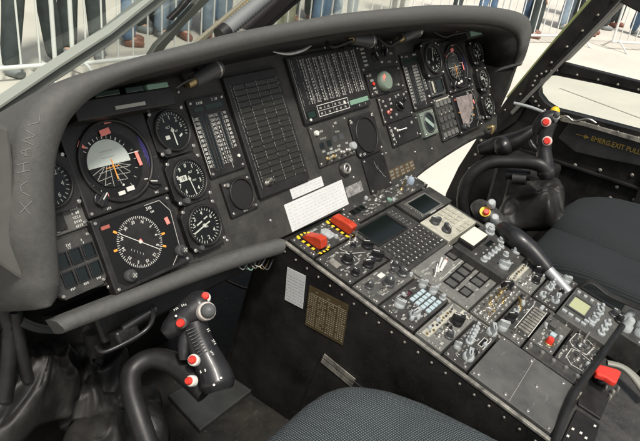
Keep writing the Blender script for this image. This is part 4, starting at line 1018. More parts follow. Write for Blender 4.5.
t = thing('parking_handle', 'red lever handle on a grey curved arm at the right edge', 'handle', Matrix.Translation(hB)); iv = t.matrix_world.inverted()
MB(iv).tube([tuple(ahead(607,363,-.015)), tuple(ahead(622,367,-.01)), tuple(ahead(635,378,-.012)), tuple(ahead(650,398,-.02))], [.008,.008,.010,.012], 12, 4, flat=.6).build('arm', mat('arm_grey',(.20,.20,.17),.5), t)
mb = MB(iv)
qa = [ahead(595,367,.0), ahead(600,364,.0), ahead(618,369,.0), ahead(622,372,.0), ahead(617,383,.0), ahead(612,381,.0), ahead(606,377,.0), ahead(597,374,.0)]
n = len(qa); qb = [p-CN*.012 for p in qa]; mb.add([tuple(p) for p in qa+qb], [tuple(reversed(range(n))), tuple(range(n,2*n))]+[(i,(i+1)%n,n+(i+1)%n,n+i) for i in range(n)]); mb.build('red_grip', m_red, t, .003)
for px, py, r in ((612,394,.004),(609,399,.0035),(617,391,.003),(605,390,.003)):
    q = ahead(px, py, -.045); shared(('stud', r), lambda: MB().lathe(0,0,[(r,0),(r,.008),(r*.7,.010)],12), 'fastener', m_metal, base, tuple(inv @ q))
# right pale knob box at the frame's right edge
M = MC.copy(); M.translation = on(632,330,CN,.0)
t = thing('side_control_box', 'dark box with tall pale knobs at the right edge beside the seat', 'control box', M)
MB().box(-.035,.09,-.05,.035,-.06,0).build('box_body', m_unit, t, .002)
for x, y, r in ((-.010,.012,.011),(.016,.018,.010),(.0,-.014,.009),(.03,-.01,.009)): shared(('pk', r), lambda: MB().lathe(0,0,[(r*1.2,0),(r*1.1,.010),(r*.8,.012),(r*.75,.024),(r*.5,.027)],18), 'knob', m_gknob, t, (x,y,0))
mb = MB()
for k in range(8): mb.legend(random.uniform(-.03,.04), random.uniform(-.04,-.02), 3, .003, .0003)
mb.build('lettering', m_white, t)

# ---------------------------------------------------------------- cyclic sticks
def grip(name, label, M, red_low=True, k=1.0):
    """local frame: z up the grip, -y towards the pilot, x right; origin at the foot of the grip"""
    t = thing(name, label, 'control stick', M, 'pilot control sticks')
    S_ = Matrix.Scale(k, 4)
    MB(S_).tube([(.0,.012,-.012),(0,.006,.0),(.0,0,.03),(0,-.004,.06),(0,.004,.09),(0,.012,.11)], [.017,.021,.018,.0165,.017,.019], 20, 5, flat=1.25).build('grip_body', m_knob, t)
    MB(S_).tube([(.0,.045,.112),(0,.035,.118),(.0,.010,.124),(0,-.018,.122),(0,-.028,.117)], [.013,.021,.026,.024,.014], 20, 5, flat=.95).build('grip_head', m_knob, t)
    MB(S_).tube([(0,.030,.085),(.0,.040,.060),(0,.036,.035)], [.007,.006,.004], 10, 4).build('trigger', m_knob, t)
    def btn(pos, d, r, red=True, ring=True, dome=False):
        d = Vector(d).normalized(); q = d.to_track_quat('Z', 'Y').to_matrix().to_4x4(); q.translation = Vector(pos)
        if ring: rg = MB(S_ @ q).lathe(0,0,[(r*1.7,-.004),(r*1.7,.001),(r*1.45,.003),(r*1.1,.003)],24).build('white_ring', m_white, t)
        if dome: MB(S_ @ q).lathe(0,0,[(r*1.15,0),(r*1.15,.006),(r*.95,.012),(r*.5,.016),(r*.1,.017)],24).build('hat_switch', m_dknob, t)
        else: MB(S_ @ q).lathe(0,0,[(r,0),(r,.006),(r*.75,.008)],20).build('red_button', m_red, t)
    return t, btn

def stick(label, pxc, d, body, head, trig, buttons, tube, marks=()):
    """a stick grip surveyed by where its centre line runs; radii in metres"""
    foot = at(*pxc, d); zax = (at(*head[len(head)//2][:2], d)-foot).normalized(); tc = (CAM-foot).normalized()
    yax = -(tc - zax*tc.dot(zax)).normalized(); xax = yax.cross(zax)
    M = Matrix((xax, yax, zax)).transposed().to_4x4(); M.translation = foot; iv = M.inverted()
    t = thing('cyclic_stick', label, 'control stick', M, 'pilot control sticks')
    tb = lambda P, fl=1.0, n=20, sub=5: MB(iv).tube([tuple(at(p[0], p[1], d+(p[3] if len(p) > 3 else 0))) for p in P], [p[2] for p in P], n, sub, flat=fl, upv=tuple(CAM-foot))
    tb(body).build('grip_body', m_knob, t); tb(head).build('grip_head', m_knob, t); tb(trig, 1, 10).build('trigger', m_knob, t)
    for kind, px, py, off, r, lean in buttons:
        p = at(px, py, d-off); dr = ((CAM-p).normalized()+CR*lean[0]+CU*lean[1]).normalized(); q = dr.to_track_quat('Z','Y').to_matrix().to_4x4(); q.translation = p
        mb = MB(iv @ q)
        if kind == 'dome':
            mb.lathe(0,0,[(r*1.3,-.02),(r*1.3,.0),(r*1.2,.002),(r*1.02,.002)],24).build('white_ring', m_gknob if d > 1.5 else mat('ring_cream',(.36,.33,.30),.45,noise=.5,nscale=120), t)
            MB(iv @ q).lathe(0,0,[(r,0),(r*1.03,.006),(r*.9,.011),(r*.5,.015),(r*.08,.0165)],24).build('hat_switch', mat('hat_grey',(.085,.09,.09),.45), t)
        else:
            mb.lathe(0,0,[(r*1.42,-.008),(r*1.42,-.001),(r*1.3,.001),(r*1.05,.001)],24).build('button_ring', {'w': m_white, 'g': m_dknob, 'p': mat('ring_pink',(.6,.42,.38),.5)}[kind], t)
            MB(iv @ q).lathe(0,0,[(r,0),(r,.004),(r*.75,.0065)],20).build('red_button', m_red, t)
    mb = MB(iv).tube([tuple(at(p[0], p[1], p[2])) for p in tube], [p[3] for p in tube], 18, 6); mb.build('stick_tube', m_rubber, t)
    if d < 1.5:      # ribbed grip patch, seam screws and a lower cable
        for k in range(9):
            a_, b_ = at(186+k*1.6, 331+k*3.1, d-.021), at(196+k*1.4, 327+k*3.0, d-.0215); MBk = MB(iv).tube([tuple(a_), tuple(b_)], .0009, 6, 1).build('grip_rib', m_dknob, t)
        for (px, py) in ((214,385),(221,378),(176,316)):
            p = at(px, py, d-.026); q = (CAM-p).normalized().to_track_quat('Z','Y').to_matrix().to_4x4(); q.translation = p; MB(iv @ q).lathe(0,0,[(.0022,-.004),(.0022,.0008),(.0015,.0012)],10).build('screw', m_metal, t)
    if marks:
        mb = None; allm = MB()
        for px, py, n_, h_, off, rot in marks:
            p = at(px, py, d-off); q = (CAM-p).normalized().to_track_quat('Z','Y').to_matrix().to_4x4(); q.translation = p
            x_ = q.inverted().to_3x3() @ CR; allm.M = iv @ q; allm.legend(0, 0, n_, h_, 0, math.atan2(x_.y, x_.x)+rot)
        allm.build('lettering', m_white, t)
    return t
stick('near black control stick grip with red buttons and a grey hat switch', (212,380), .97,
      [(194,322,.019),(199,340,.0195),(206,356,.0215),(213,371,.025),(217,383,.027),(219,391,.020)],
      [(164,335,.008),(170,330,.015),(180,321,.020),(191,312,.0225),(201,305,.0225),(208,303,.017)],
      [(188,330,.012),(184,345,.010),(184,360,.007)],
      [('g',181,323,.024,.0062,(-.35,-.1)),('w',205,297,.012,.0060,(.1,.6)),('dome',207,311,.026,.0105,(.35,.1)),('w',193,360,.022,.0060,(-.4,.1)),('w',190,381,.026,.0056,(-.7,.0))],
      [(152,456,1.0,.0155),(139,418,1.0,.0155),(131,390,1.01,.0155),(133,370,1.02,.0155),(150,359,1.02,.0155),(170,362,1.01,.017),(188,373,1.0,.020),(208,390,.99,.022)],
      [(209,331,3,.0032,.024,-1.0),(214,342,3,.0032,.026,-1.0),(203,371,3,.004,.030,.3),(176,309,3,.003,.024,.6),(184,305,3,.003,.026,.3),(212,353,3,.003,.03,-1)])
stick('far black control stick with a long bent tube before the right seat', (545,175), 1.72,
      [(549,122,.021),(545,135,.0185),(544,150,.018),(545,163,.021),(546,174,.022),(546,180,.014)],
      [(535,134,.008),(539,126,.016),(546,119,.020),(553,117,.017),(557,118,.012)],
      [(538,150,.008),(533,146,.006),(530,140,.004)],
      [('p',546,122,.024,.0085,(-.1,.0)),('p',547,141,.020,.0085,(-.1,.0)),('dome',556,116,.012,.0075,(.3,.5))],
      [(548,172,1.72,.021),(538,164,1.71,.018),(515,162,1.71,.0155),(490,163,1.71,.0155),(474,172,1.71,.0155),(464,188,1.72,.0155),(463,208,1.74,.0155),(470,232,1.78,.0155),(482,252,1.82,.0155)])
o = MB().tube([tuple(at(506,174,1.74)), tuple(at(530,176,1.74))], .014, 12, 1).tube([tuple(at(512,178,1.73)), tuple(at(526,179,1.73))], .016, 8, 1).build('connector_block', m_black, None, .001); tag(o, 'black connector block hanging under the far stick tube', 'connector')
o = MB().lathe(0,0,[(.024,-.02),(.024,0),(.019,.012),(.010,.019),(.001,.021)],28).build('rubber_ball', m_knob); p = at(503,146,1.93); o.matrix_world = Matrix.Translation(p) @ (CAM-p).normalized().to_track_quat('Z','Y').to_matrix().to_4x4(); o.scale = (1.15,1.15,1.15)
tag(o, 'glossy black dome on the far footwell wall behind the stick tube', 'dome')
o = MB().tube([tuple(at(478,150,1.97)), tuple(at(495,146,1.97)), tuple(at(515,141,1.96)), tuple(at(535,128,1.95))], [.022,.045,.045,.02], 16, 4, flat=.6).build('stick_fairing', m_dark); tag(o, 'black rounded fairing behind the far stick carrying the dome', 'fairing')

# boot plate under near stick
p0 = [on(*q, (0,0,1), FZ+.012) for q in ((168,395),(226,364),(262,382),(200,430))]
mb = MB(); b = [p-Vector((0,0,.01)) for p in p0]; mb.add([tuple(p) for p in p0+b], [(3,2,1,0),(4,5,6,7)]+[(i,(i+1)%4,4+(i+1)%4,4+i) for i in range(4)]); o = mb.build('boot_plate', mat('plate_grey',(.018,.019,.018),.5,noise=.5,nscale=15), None, .002); tag(o, 'flat dark grey plate on the floor behind the near stick', 'floor plate')

# ---------------------------------------------------------------- collective lever
pA, pB, pC, pD = at(484,208,1.50), at(503,230,1.44), at(538,262,1.50), at(563,284,1.50)
t = thing('collective_lever', 'collective lever with black boot and bare metal tube beside the right seat', 'control lever', Matrix.Translation(pA)); iv = t.matrix_world.inverted()
MB(iv).tube([tuple(pB), tuple(at(515,238,1.40)), tuple(at(530,250,1.40)), tuple(at(542,263,1.40)), tuple(at(548,270,1.40))], [.019,.022,.020,.017,.015], 18, 5).build('rubber_boot', m_knob, t)
MB(iv).tube([tuple(at(545,266,1.40)), tuple(at(568,292,1.40))], .011, 16, 1).build('metal_tube', mat('satin_tube', (.34,.35,.35), .4, metal=.5), t)
MB(iv).tube([tuple(at(478,205,1.52)), tuple(at(486,213,1.50)), tuple(at(500,226,1.50)), tuple(at(508,236,1.5))], [.020,.030,.027,.020], 20, 5, flat=.8).build('switch_box', m_unit, t)
def facecam(px, py, d, prof, name, m_, parent, n=20):
    p = at(px, py, d); M_ = Matrix.Translation(p) @ ((CAM-p).normalized()+Vector((0,0,.6))).normalized().to_track_quat('Z','Y').to_matrix().to_4x4()
    return MB(parent.matrix_world.inverted() @ M_).lathe(0, 0, prof, n).build(name, m_, parent)
facecam(485,212,1.472,[(.012,0),(.012,.003)],'yellow_ring',m_yellow,t); facecam(486,213,1.47,[(.007,0),(.007,.008),(.005,.010)],'red_button',m_red,t)
facecam(491,205,1.475,[(.010,0),(.009,.014),(.006,.017)],'grey_knob',m_gknob,t); facecam(494,220,1.475,[(.010,0),(.009,.016),(.006,.019)],'grey_knob',m_gknob,t); facecam(489,229,1.475,[(.012,0),(.012,.012),(.008,.016)],'grey_knob',m_gknob,t)

# ---------------------------------------------------------------- seats
from mathutils import noise as _nz
def cushion(name, x0, x1, y0, y1, z0, z1, r, material, parent, n=26, e=4, sag=0.0, M=None):
    cx, cy, cz = (x0+x1)/2, (y0+y1)/2, (z0+z1)/2; hx, hy, hz = (x1-x0)/2, (y1-y0)/2, (z1-z0)/2
    vs = []; fs = []; A, Bn = 48, 24
    def sp(v, p): return math.copysign(abs(v)**p, v)
    for j in range(Bn+1):
        ph = -math.pi/2+math.pi*j/Bn
        for i in range(A):
            th = 2*math.pi*i/A; c = sp(math.cos(ph), .45)
            x = c*sp(math.cos(th), .42); y = c*sp(math.sin(th), .42); z = sp(math.sin(ph), .55)
            zz = cz+hz*z - (sag*(1-min(1, x*x+y*y)) if z > 0 else 0)
            nz = _nz.noise(Vector((x*1.6+cx*7, y*2.3, z)))*.012+_nz.noise(Vector((x*5+cx, y*7, z*2)))*.003
            vs.append((cx+hx*x+nz*.6, cy+hy*y+nz*.5, zz+nz))
    for j in range(Bn):
        for i in range(A): k = (i+1) % A; fs.append((j*A+i, j*A+k, (j+1)*A+k, (j+1)*A+i))
    return MB(M).add(vs, fs, True).build(name, material, parent)
t = thing('pilot_seat', 'near seat with dotted dark fabric at the bottom edge', 'seat')
cushion('seat_cushion', -.80, -.248, -.95, -.205, -.28, -.100, .05, m_seat, t)
MB().box(-.84, -.31, -.93, -.24, -.34, -.24).build('seat_pan', m_dark, t, .01)
t = thing('pilot_seat', 'far seat with ribbed charcoal cushions at the right edge', 'seat')
cushion('seat_cushion', .32, .60, -.98, -.270, -.24, -.095, .05, m_rib, t, sag=.01)
cushion('side_bolster', .46, .84, -.98, -.265, -.24, -.070, .05, m_rib, t)
MB().box(.36, .82, -.95, -.30, -.36, -.21).build('seat_pan', m_dark, t, .01)
# harness strap beside far seat
o = MB().tube([tuple(at(572,292,1.42)), tuple(at(590,282,1.42)), tuple(at(612,296,1.42)), tuple(at(650,312,1.4))], [.010,.012,.012,.012], 8, 4, flat=.25).build('harness_strap', m_leather); tag(o, 'glossy black strap lying between the far seat and the console', 'strap')
o = MB().tube([tuple(at(576,300,1.44)), tuple(at(600,306,1.44)), tuple(at(630,322,1.44))], [.010,.014,.010], 8, 4, flat=.3).build('harness_strap', m_leather); tag(o, 'lower black strap beside the olive screen unit', 'strap')

# ================================================================ AIRFRAME, right side
XW = 1.0
def wallpts(pts, x=XW): return [on(a, b, (1,0,0), x) for a, b in pts]
def plate_x(name, pts, x, th, material, parent=None, bevel=.0):     # polygon lying in plane X=x with thickness, seen from inside
    a = wallpts(pts, x); n = len(a); b = [p+Vector((th,0,0)) for p in a]
    return MB().add([tuple(p) for p in a+b], [tuple(range(n)), tuple(reversed(range(n,2*n)))]+[(i,n+i,n+(i+1)%n,(i+1)%n) for i in range(n)]).build(name, material, parent, bevel)
door = thing('cockpit_door', 'black right hand cockpit door with rounded lower window and yellow exit lettering', 'door')
# door skin with window opening: lower skin
import itertools
# the window hole: ring between outer and inner loops
hole = [(540,85),(543,78),(549,75),(558,74.5),(600,83),(640,92.5),(705,108),(705,146),(640,130),(600,119.5),(575,113),(557,108.5),(547,102),(541,94)]
outer = [(531,84),(536,73),(548,67),(560,65),(600,75),(640,85),(705,98),(705,158),(640,141),(600,129),(573,122),(550,116),(536,107),(530,97)]
h_ = wallpts(hole); o_ = wallpts(outer); n = len(h_)
mb = MB(); d = Vector((-.02,0,0)); d2 = Vector((.02,0,0))
vs = [tuple(p+d) for p in h_]+[tuple(p+d) for p in o_]+[tuple(p+d2) for p in h_]+[tuple(p+d2) for p in o_]
fs = []
for i in range(n):
    j = (i+1) % n; fs += [(i,j,n+j,n+i), (2*n+i,3*n+i,3*n+j,2*n+j), (i,2*n+i,2*n+j,j), (n+i,n+j,3*n+j,3*n+i)]
mb.add(vs, fs).build('window_frame', m_dark, door, .002)
plate_x('window_pane', hole, XW, .004, m_glass, door)
for i in range(n):
    j = (i+1) % n
    for k in range(2):
        a = (h_[i]*.45+o_[i]*.55); b = (h_[j]*.45+o_[j]*.55); p = a.lerp(b, k/2); 
        q = MB(Matrix.Translation(p+Vector((-.021,0,0))) @ Matrix.Rotation(-math.pi/2,4,'Y')); q.lathe(0,0,[(.004,-.001),(.004,.002),(.002,.0035)],8); q.build('rivet', m_worn, door)
plate_x('sill_panel', [(530,102),(549,116),(572,122),(600,129),(640,141),(720,165),(720,300),(640,220),(560,170),(500,170),(478,150),(478,137),(497,120)][::1], XW+.004, .02, m_dark, door)
plate_x('sill_ledge', [(560,117),(583,122),(600,127),(640,138),(700,154),(700,160),(640,143),(600,131),(583,126),(560,121)], XW-.028, .010, m_worn, door, .001)
plate_x('text_band', [(570,121),(640,141),(720,165),(720,185),(640,166),(600,158),(575,152),(558,138)], XW-.012, .01, mat('door_band',(.018,.018,.019),.5,noise=.4,nscale=20), door, .002)
# yellow lettering EMERG.EXIT PULL with an arrow
a = on(578,134.5,(1,0,0),XW-.0135); b = on(640,152.5,(1,0,0),XW-.0135); ex = (b-a).normalized(); ez = Vector((-1,0,0)); ey = ez.cross(ex)
M = Matrix((ex, ey, ez)).transposed().to_4x4(); M.translation = a
mb = MB(M); Ln = (b-a).length; s_ = .0235
vs_, _f = text_mesh('EMERG.EXIT PULL'); wtx = max(v[0] for v in vs_)-min(v[0] for v in vs_)
sc = Ln*.78/wtx
mb.add([((x)*sc+.032+Ln*.44, y*sc*1.15, 0) for x, y, _ in vs_], _f)
mb.quad(.008, 0, .030, .0022, 0).add([(.020,.007,.0002),(.020,-.007,.0002),(.036,0,.0002)], [(0,1,2)])
mb.build('yellow_lettering', mat('yellow_stencil',(.28,.19,.035),.6), door)
# inner lower wall
wall = thing('side_wall', 'black lower side wall of the far footwell with scattered rivets', 'wall', None)
wp = MB().box(XW+.002, XW+.022, -1.3, .155, -.62, -.02)
wp.build('skin', m_dark, wall)
fr = [on(480,137,(1,0,0),XW), on(462,165,(1,0,0),XW), on(450,190,(1,0,0),XW), on(443,215,(1,0,0),XW), on(438,240,(1,0,0),XW)]
mb = MB(); w_ = Vector((0,-.055,0)); a_ = fr+[p+w_ for p in reversed(fr)]; n = len(a_); b_ = [p+Vector((-.03,0,0)) for p in a_]
mb.add([tuple(p) for p in b_+a_], [tuple(range(n)), tuple(reversed(range(n,2*n)))]+[(i,n+i,n+(i+1)%n,(i+1)%n) for i in range(n)]).build('front_flange', m_dark, wall, .002)
for i in range(9):
    p = fr[0].lerp(fr[-1], i/8)+Vector((-.031,-.018,0)); q = MB(Matrix.Translation(p) @ Matrix.Rotation(-math.pi/2,4,'Y')); q.lathe(0,0,[(.005,-.001),(.005,.002),(.003,.003)],8); q.build('rivet', m_worn, wall)
for px, py in ((617,187),(610,198),(632,175),(634,200),(553,199),(600,170),(575,165),(625,208)):
    p = on(px,py,(1,0,0),XW-.001); q = MB(Matrix.Translation(p) @ Matrix.Rotation(-math.pi/2,4,'Y')); q.lathe(0,0,[(.006,-.001),(.006,.002),(.003,.003)],8); q.build('rivet', m_worn, wall)
MB().box(XW-.012, XW+.002, -.40, -.385, -.5, -.04).box(XW-.010, XW+.002, -1.2, .1, -.115, -.105).build('stiffener', m_dark, wall, .002)
# leather cover crumpled on the wall foot

from mathutils import noise as _ns
def crumple(name, label, corners, d, material, seed, amp=.02, bulge=.05, n=60, cat='cover', group=None):
    P = [at(px, py, dd) for (px, py), dd in zip(corners, d)]
    vs = []; nrm = ((P[1]-P[0]).cross(P[3]-P[0])).normalized()
    if nrm.dot(CAM-P[0]) < 0: nrm = -nrm
    L1 = (P[1]-P[0]).length
    def ridge(v): return 1-abs(_ns.noise(v))*2.6
    for j in range(n+1):
        for i in range(n+1):
            s, t_ = i/n, j/n; p = P[0]*(1-s)*(1-t_)+P[1]*s*(1-t_)+P[2]*s*t_+P[3]*(1-s)*t_
            q = Vector((s*2.2+seed, t_*2.0+seed*.37, seed*.9)); wq = q+.30*_ns.noise_vector(q*1.3)
            d1 = _ns.voronoi(wq)[0]; d2 = _ns.voronoi(wq*2.3+Vector((3,1,0)))[0]
            h = 1.5*min(d1[0], .9)**1.3 + .35*d2[0] + .35*_ns.noise(q*.9)
            b = (max(0, 4*s*(1-s)*4*t_*(1-t_)))**.4
            off = .018*_ns.noise_vector(Vector((s*3+seed, t_*3, 5.1)))
            vs.append(tuple(p+nrm*((h*amp+bulge)*b)+off*(1 if b > .05 else 1.5)))
    fs = [(j*(n+1)+i, j*(n+1)+i+1, (j+1)*(n+1)+i+1, (j+1)*(n+1)+i) for j in range(n) for i in range(n)]
    o = MB().add(vs, fs, True).build(name, material); md = o.modifiers.new('solid','SOLIDIFY'); md.thickness = .004
    tag(o, label, cat, group); return o
crumple('leather_boot', 'crumpled glossy black leather boot below the far stick', ((505,180),(560,188),(565,232),(500,225)), (1.86,1.9,1.8,1.78), m_leather, 5, .05, .02, 90, group='crumpled black leather covers')
crumple('leather_boot', 'large crumpled black leather cover at the bottom left corner', ((-20,372),(70,360),(72,425),(-30,470)), (1.18,1.22,1.13,1.05), m_leather, 11, .06, .02, 110, group='crumpled black leather covers')
crumple('leather_boot', 'folded black leather cover left of the near stick tube', ((45,345),(118,352),(125,420),(60,430)), (1.28,1.30,1.22,1.18), m_leather, 23, .05, .01, 110, group='crumpled black leather covers')
crumple('leather_boot', 'smooth black leather flap on the floor under the near stick tube', ((70,410),(150,390),(170,470),(60,470)), (1.24,1.26,1.18,1.12), m_leather, 31, .04, .0, 100, group='crumpled black leather covers')

# windshield post (right) : heavy slanted frame
def bar(name, pxpts, x, th, material, parent, bevel=.002): return plate_x(name, pxpts, x, th, material, parent, bevel)
post = thing('windshield_post', 'thick black slanted windshield post with rivets rising to the top right', 'window post')
bar('post_body', [(497,135),(490,122),(507,98),(545,52),(591,0),(665,-88),(725,-92),(625,1),(596,31),(566,61),(548,69),(537,76),(531,86),(530,98),(516,122)], XW-.01, .04, m_dark, post, .004)
bar('glass_edge', [(506,97),(545,50),(587,0),(661,-88),(667,-88),(592,0),(549,52),(509,99)], XW-.004, .02, m_seal, post, .001)
bar('polished_strip', [(510,112),(545,77),(600,21),(700,-86),(705,-84),(602,23),(547,79.5),(512,115)], XW-.030, .02, m_unit3, post, .001)
bar('inner_strip', [(530,98),(550,68),(588,29),(698,-82),(702,-80),(590,31),(552,71),(533,99)], XW-.022, .012, m_black, post, .001)
for i in range(9):
    p = on(505+i*15.5, 110-i*14.6-((i*15.5)*.08), (1,0,0), XW-.0115); q = MB(Matrix.Translation(p) @ Matrix.Rotation(-math.pi/2,4,'Y')); q.lathe(0,0,[(.004,-.001),(.004,.002),(.002,.0035)],8); q.build('rivet', m_worn, post)
bar('upper_window_bar', [(560,62),(600,72),(640,82),(705,98),(705,106),(640,92),(600,82),(560,73)], XW-.022, .03, m_dark, post, .002)
o = bar('overhead_box', [(619,2),(700,-92),(800,-60),(800,52),(640,13)], XW-.05, .05, m_dark, None, .003); tag(o, 'black box hanging from the roof at the top right corner', 'box')
# upper side window glass
# small yellow knob and tangled fittings on the sill
p = on(555,111,(1,0,0),XW-.05); t = thing('yellow_knob', 'small round yellow ball knob on the window sill above the far stick', 'knob', Matrix.Translation(p))
MB(Matrix.Rotation(-math.pi/2,4,'Y')).lathe(0,0,[(.001,-.014),(.008,-.012),(.014,-.004),(.014,.004),(.009,.011),(.001,.014)],20).build('ball', m_yellow, t); MB().tube([(0,0,-.01),(.02,.0,-.03),(.045,0,-.04)],.004,8,3).build('stem', m_metal, t)
cable('twisted metal wire along the sill right of the yellow knob', [on(556,120,(1,0,0),XW-.04), on(566,116,(1,0,0),XW-.045), on(574,121,(1,0,0),XW-.04), on(588,119,(1,0,0),XW-.045), on(596,123,(1,0,0),XW-.04)], .0035, m_metal, 'wires on the window sill')
cable('dark rod leaning from the post foot to the yellow knob', [on(514,103,(1,0,0),XW-.05), on(530,107,(1,0,0),XW-.05), on(546,113,(1,0,0),XW-.06)], .005, m_gknob, 'wires on the window sill')
o = MB().tube([tuple(at(487,128,1.9)), tuple(at(494,127,1.9)), tuple(at(491,134,1.9))], [.006,.008,.004], 8, 3).build('hinge_bracket', m_brass); tag(o, 'small brass bracket at the lower right tip of the hood', 'bracket')
# far footwell boxes
o = plate_x('footwell_bulkhead', [(478,137),(530,100),(560,140),(560,240),(440,260),(443,215),(462,165)], XW+.024, .01, m_dark); tag(o, 'plain black outer panel behind the far footwell', 'panel')
o = MB().box(.80, .96, -.16, .00, -.34, -.10).build('pedal_housing', m_black, None, .012); tag(o, 'black pedal housing behind the far stick', 'housing')
# ---------------------------------------------------------------- windshield struts at the top left (plane y = .45)
def ybar(name, pxpts, y, th, material, parent=None, bevel=.002):
    a = [on(px, py, (0,1,0), y) for px, py in pxpts]; n = len(a); b = [p+Vector((0,th,0)) for p in a]
    return MB().add([tuple(p) for p in a+b], [tuple(range(n)), tuple(reversed(range(n,2*n)))]+[(i,n+i,n+(i+1)%n,(i+1)%n) for i in range(n)]).build(name, material, parent, bevel)
t = thing('windshield_strut', 'long pale grey slanted strut crossing the top left windshield', 'window strut')
ybar('strut_body', [(-30,125),(0,108),(60,67),(110,35),(160,-4),(245,-75),(258,-75),(166,2),(115,42),(66,75),(30,98),(-10,118),(-30,132)], .45, .02, m_steelgrey, t)
ybar('ridge', [(-30,122),(0,105),(60,64),(110,32),(245,-78),(249,-78),(160,-4),(111,35),(60,68),(0,109),(-30,126)], .442, .03, mat('ridge_grey',(.27,.29,.255),.45), t, .001)
t = thing('wiper', 'dark slanted wiper arm with its blade left of the ribbed hose', 'wiper')
ybar('wiper_arm', [(150,56),(157,45),(175,27),(197,2),(262,-74),(276,-70),(208,2),(186,24),(167,46),(160,56)], .42, .015, mat('wiper_dark',(.05,.055,.045),.5), t)
ybar('wiper_blade', [(169,19),(180,8),(190,-5),(197,-5),(186,8),(173,21)], .41, .012, m_black, t)
t = thing('window_strip', 'thin yellow edged seal strip left of the ribbed hose', 'seal strip')
ybar('seal', [(196,42),(215,26),(330,-72),(338,-70),(222,25),(204,42)], .40, .01, mat('seal_tan',(.19,.18,.13),.6), t); ybar('yellow_edge', [(221,26),(330,-69),(338,-74),(341,-72),(252,1),(224,27)], .395, .008, mat('edge_yellow',(.5,.36,.10),.5), t, .0005)
a, b = on(224,32,(0,1,0),.36), on(345,-70,(0,1,0),.36)
mb = MB(); N2 = 52; vs=[]
mb.tube([tuple(a.lerp(b, i/ (2*N2))) for i in range(2*N2+1)], [.0175 if i % 2 else .0138 for i in range(2*N2+1)], 20, 1)
t = thing('ribbed_hose', 'grey ribbed ventilation hose behind the middle of the hood', 'hose'); mb.build('hose_skin', mat('hose_grey',(.15,.16,.16),.6), t)
MB().tube([tuple(a.lerp(b,-.03)), tuple(a.lerp(b,.02))], .0175, 20, 1).build('black_end', m_black, t)
t = thing('centre_post', 'brown black centre windshield post right of the ribbed hose', 'window post')
ybar('post_body', [(246,30),(262,16),(355,-72),(378,-66),(292,3),(268,25),(262,30)], .40, .03, mat('post_brown',(.045,.038,.034),.5), t); ybar('inner_edge', [(262,31),(291,5),(379,-68),(383,-66),(294,6),(266,31)], .395, .03, m_dark, t, .001)
# glass pane of the windshield, leaning back
gp = MB(); gp.add([(-.95,.50,.12),(.93,.50,.12),(.93,.30,1.1),(-.95,.30,1.1),(-.95,.505,.12),(.93,.505,.12),(.93,.305,1.1),(-.95,.305,1.1)], [(0,1,2,3),(7,6,5,4),(0,4,5,1),(1,5,6,2),(2,6,7,3),(3,7,4,0)])
o = gp.build('windshield_glass', m_glass); tag(o, 'clear windshield pane in front of the hood', 'windshield')
# ---------------------------------------------------------------- left lower clutter
o = ybar('sill_frame', [(-40,125),(-10,121),(10,128),(14,165),(16,230),(28,285),(-5,262),(-40,235)], .02, .03, mat('sill_grey',(.085,.085,.078),.6,noise=.4,nscale=12), None, .004); tag(o, 'dull grey window sill frame outside the left end of the hood', 'window sill')
o = MB().tube([tuple(at(-20,238,.95)), tuple(at(5,262,.95)), tuple(at(24,288,.95)), tuple(at(33,300,.96))], .008, 10, 3).build('grey_strip', mat('strip_grey',(.17,.165,.145),.6)); tag(o, 'pale grey diagonal strip at the left edge below the sill', 'strip')
o = MB().box(-1.0,-.62,.28,.30,-.40,.10).build('left_footwell_wall', m_dark); tag(o, 'dark footwell wall behind the leather covers at left', 'wall')
for i, (a, b, c, mm, lb) in enumerate((((2,300),(10,340),(4,400),m_rubber,'thick black hose hanging down the left edge'),((16,312),(20,345),(28,380),m_rubber,'black hose beside the blue plug at left'),((10,292),(14,305),(13,322),m_blue,'small blue plug lead at the left edge'),((22,322),(38,328),(60,330),m_dknob,'dark curved pipe under the left tip of the hood'))):
    cable(lb, [at(*a, 1.0), at(*b, 1.02), at(*c, 1.05)], (.012,.009,.005,.007)[i], mm, 'pipes and hoses in the left footwell')
# ribbed box + handle under board
ux, uy = onP(128,334,-.03)
o = MB(MP).box(ux-.022, ux+.016, uy-.014, uy+.012, -.05, -.022).build('stowage_box', m_black, None, .004); tag(o, 'small black box fixed under the left board lip', 'box')
o = MB().tube([tuple(at(96,347,1.0)), tuple(at(104,352,.99)), tuple(at(125,343,.99)), tuple(at(146,330,.99)), tuple(at(153,318,1.0)), tuple(at(152,305,1.02))], .0035, 8, 5).build('bent_wire', m_knob); tag(o, 'dark bent wire handle under the left board lip', 'handle')
o = MB().tube([tuple(at(122,330,1.0)), tuple(at(155,309,1.02))], .007, 12, 1).build('conduit', m_knob); tag(o, 'short straight dark conduit under the left board lip', 'conduit')
o = MB().tube([tuple(at(92,330,1.02)), tuple(at(96,352,1.05))], .014, 16, 1).build('pedal_tube', m_black); tag(o, 'short black vertical tube above the leather covers', 'tube')
# wire bundle under board near console
for i in range(7):
    rnd = random.Random(i); x0 = 236+i*4
    pts = [on(x0,258,PN,-.02), on(x0+3,264+rnd.random()*3,PN,.0), on(x0+8,266+rnd.random()*4,PN,.002), on(x0+13,258+rnd.random()*3,PN,-.01)]
    cable('thin %s wire in the tangle under the board lip' % ('pale grey','charcoal','pale green','dull metal','cream','brass coloured','dark grey')[i], pts, .0011, (m_gknob,m_dknob,m_green,m_worn,m_dim,m_brass,m_dknob)[i], 'tangled wires beside the console front')
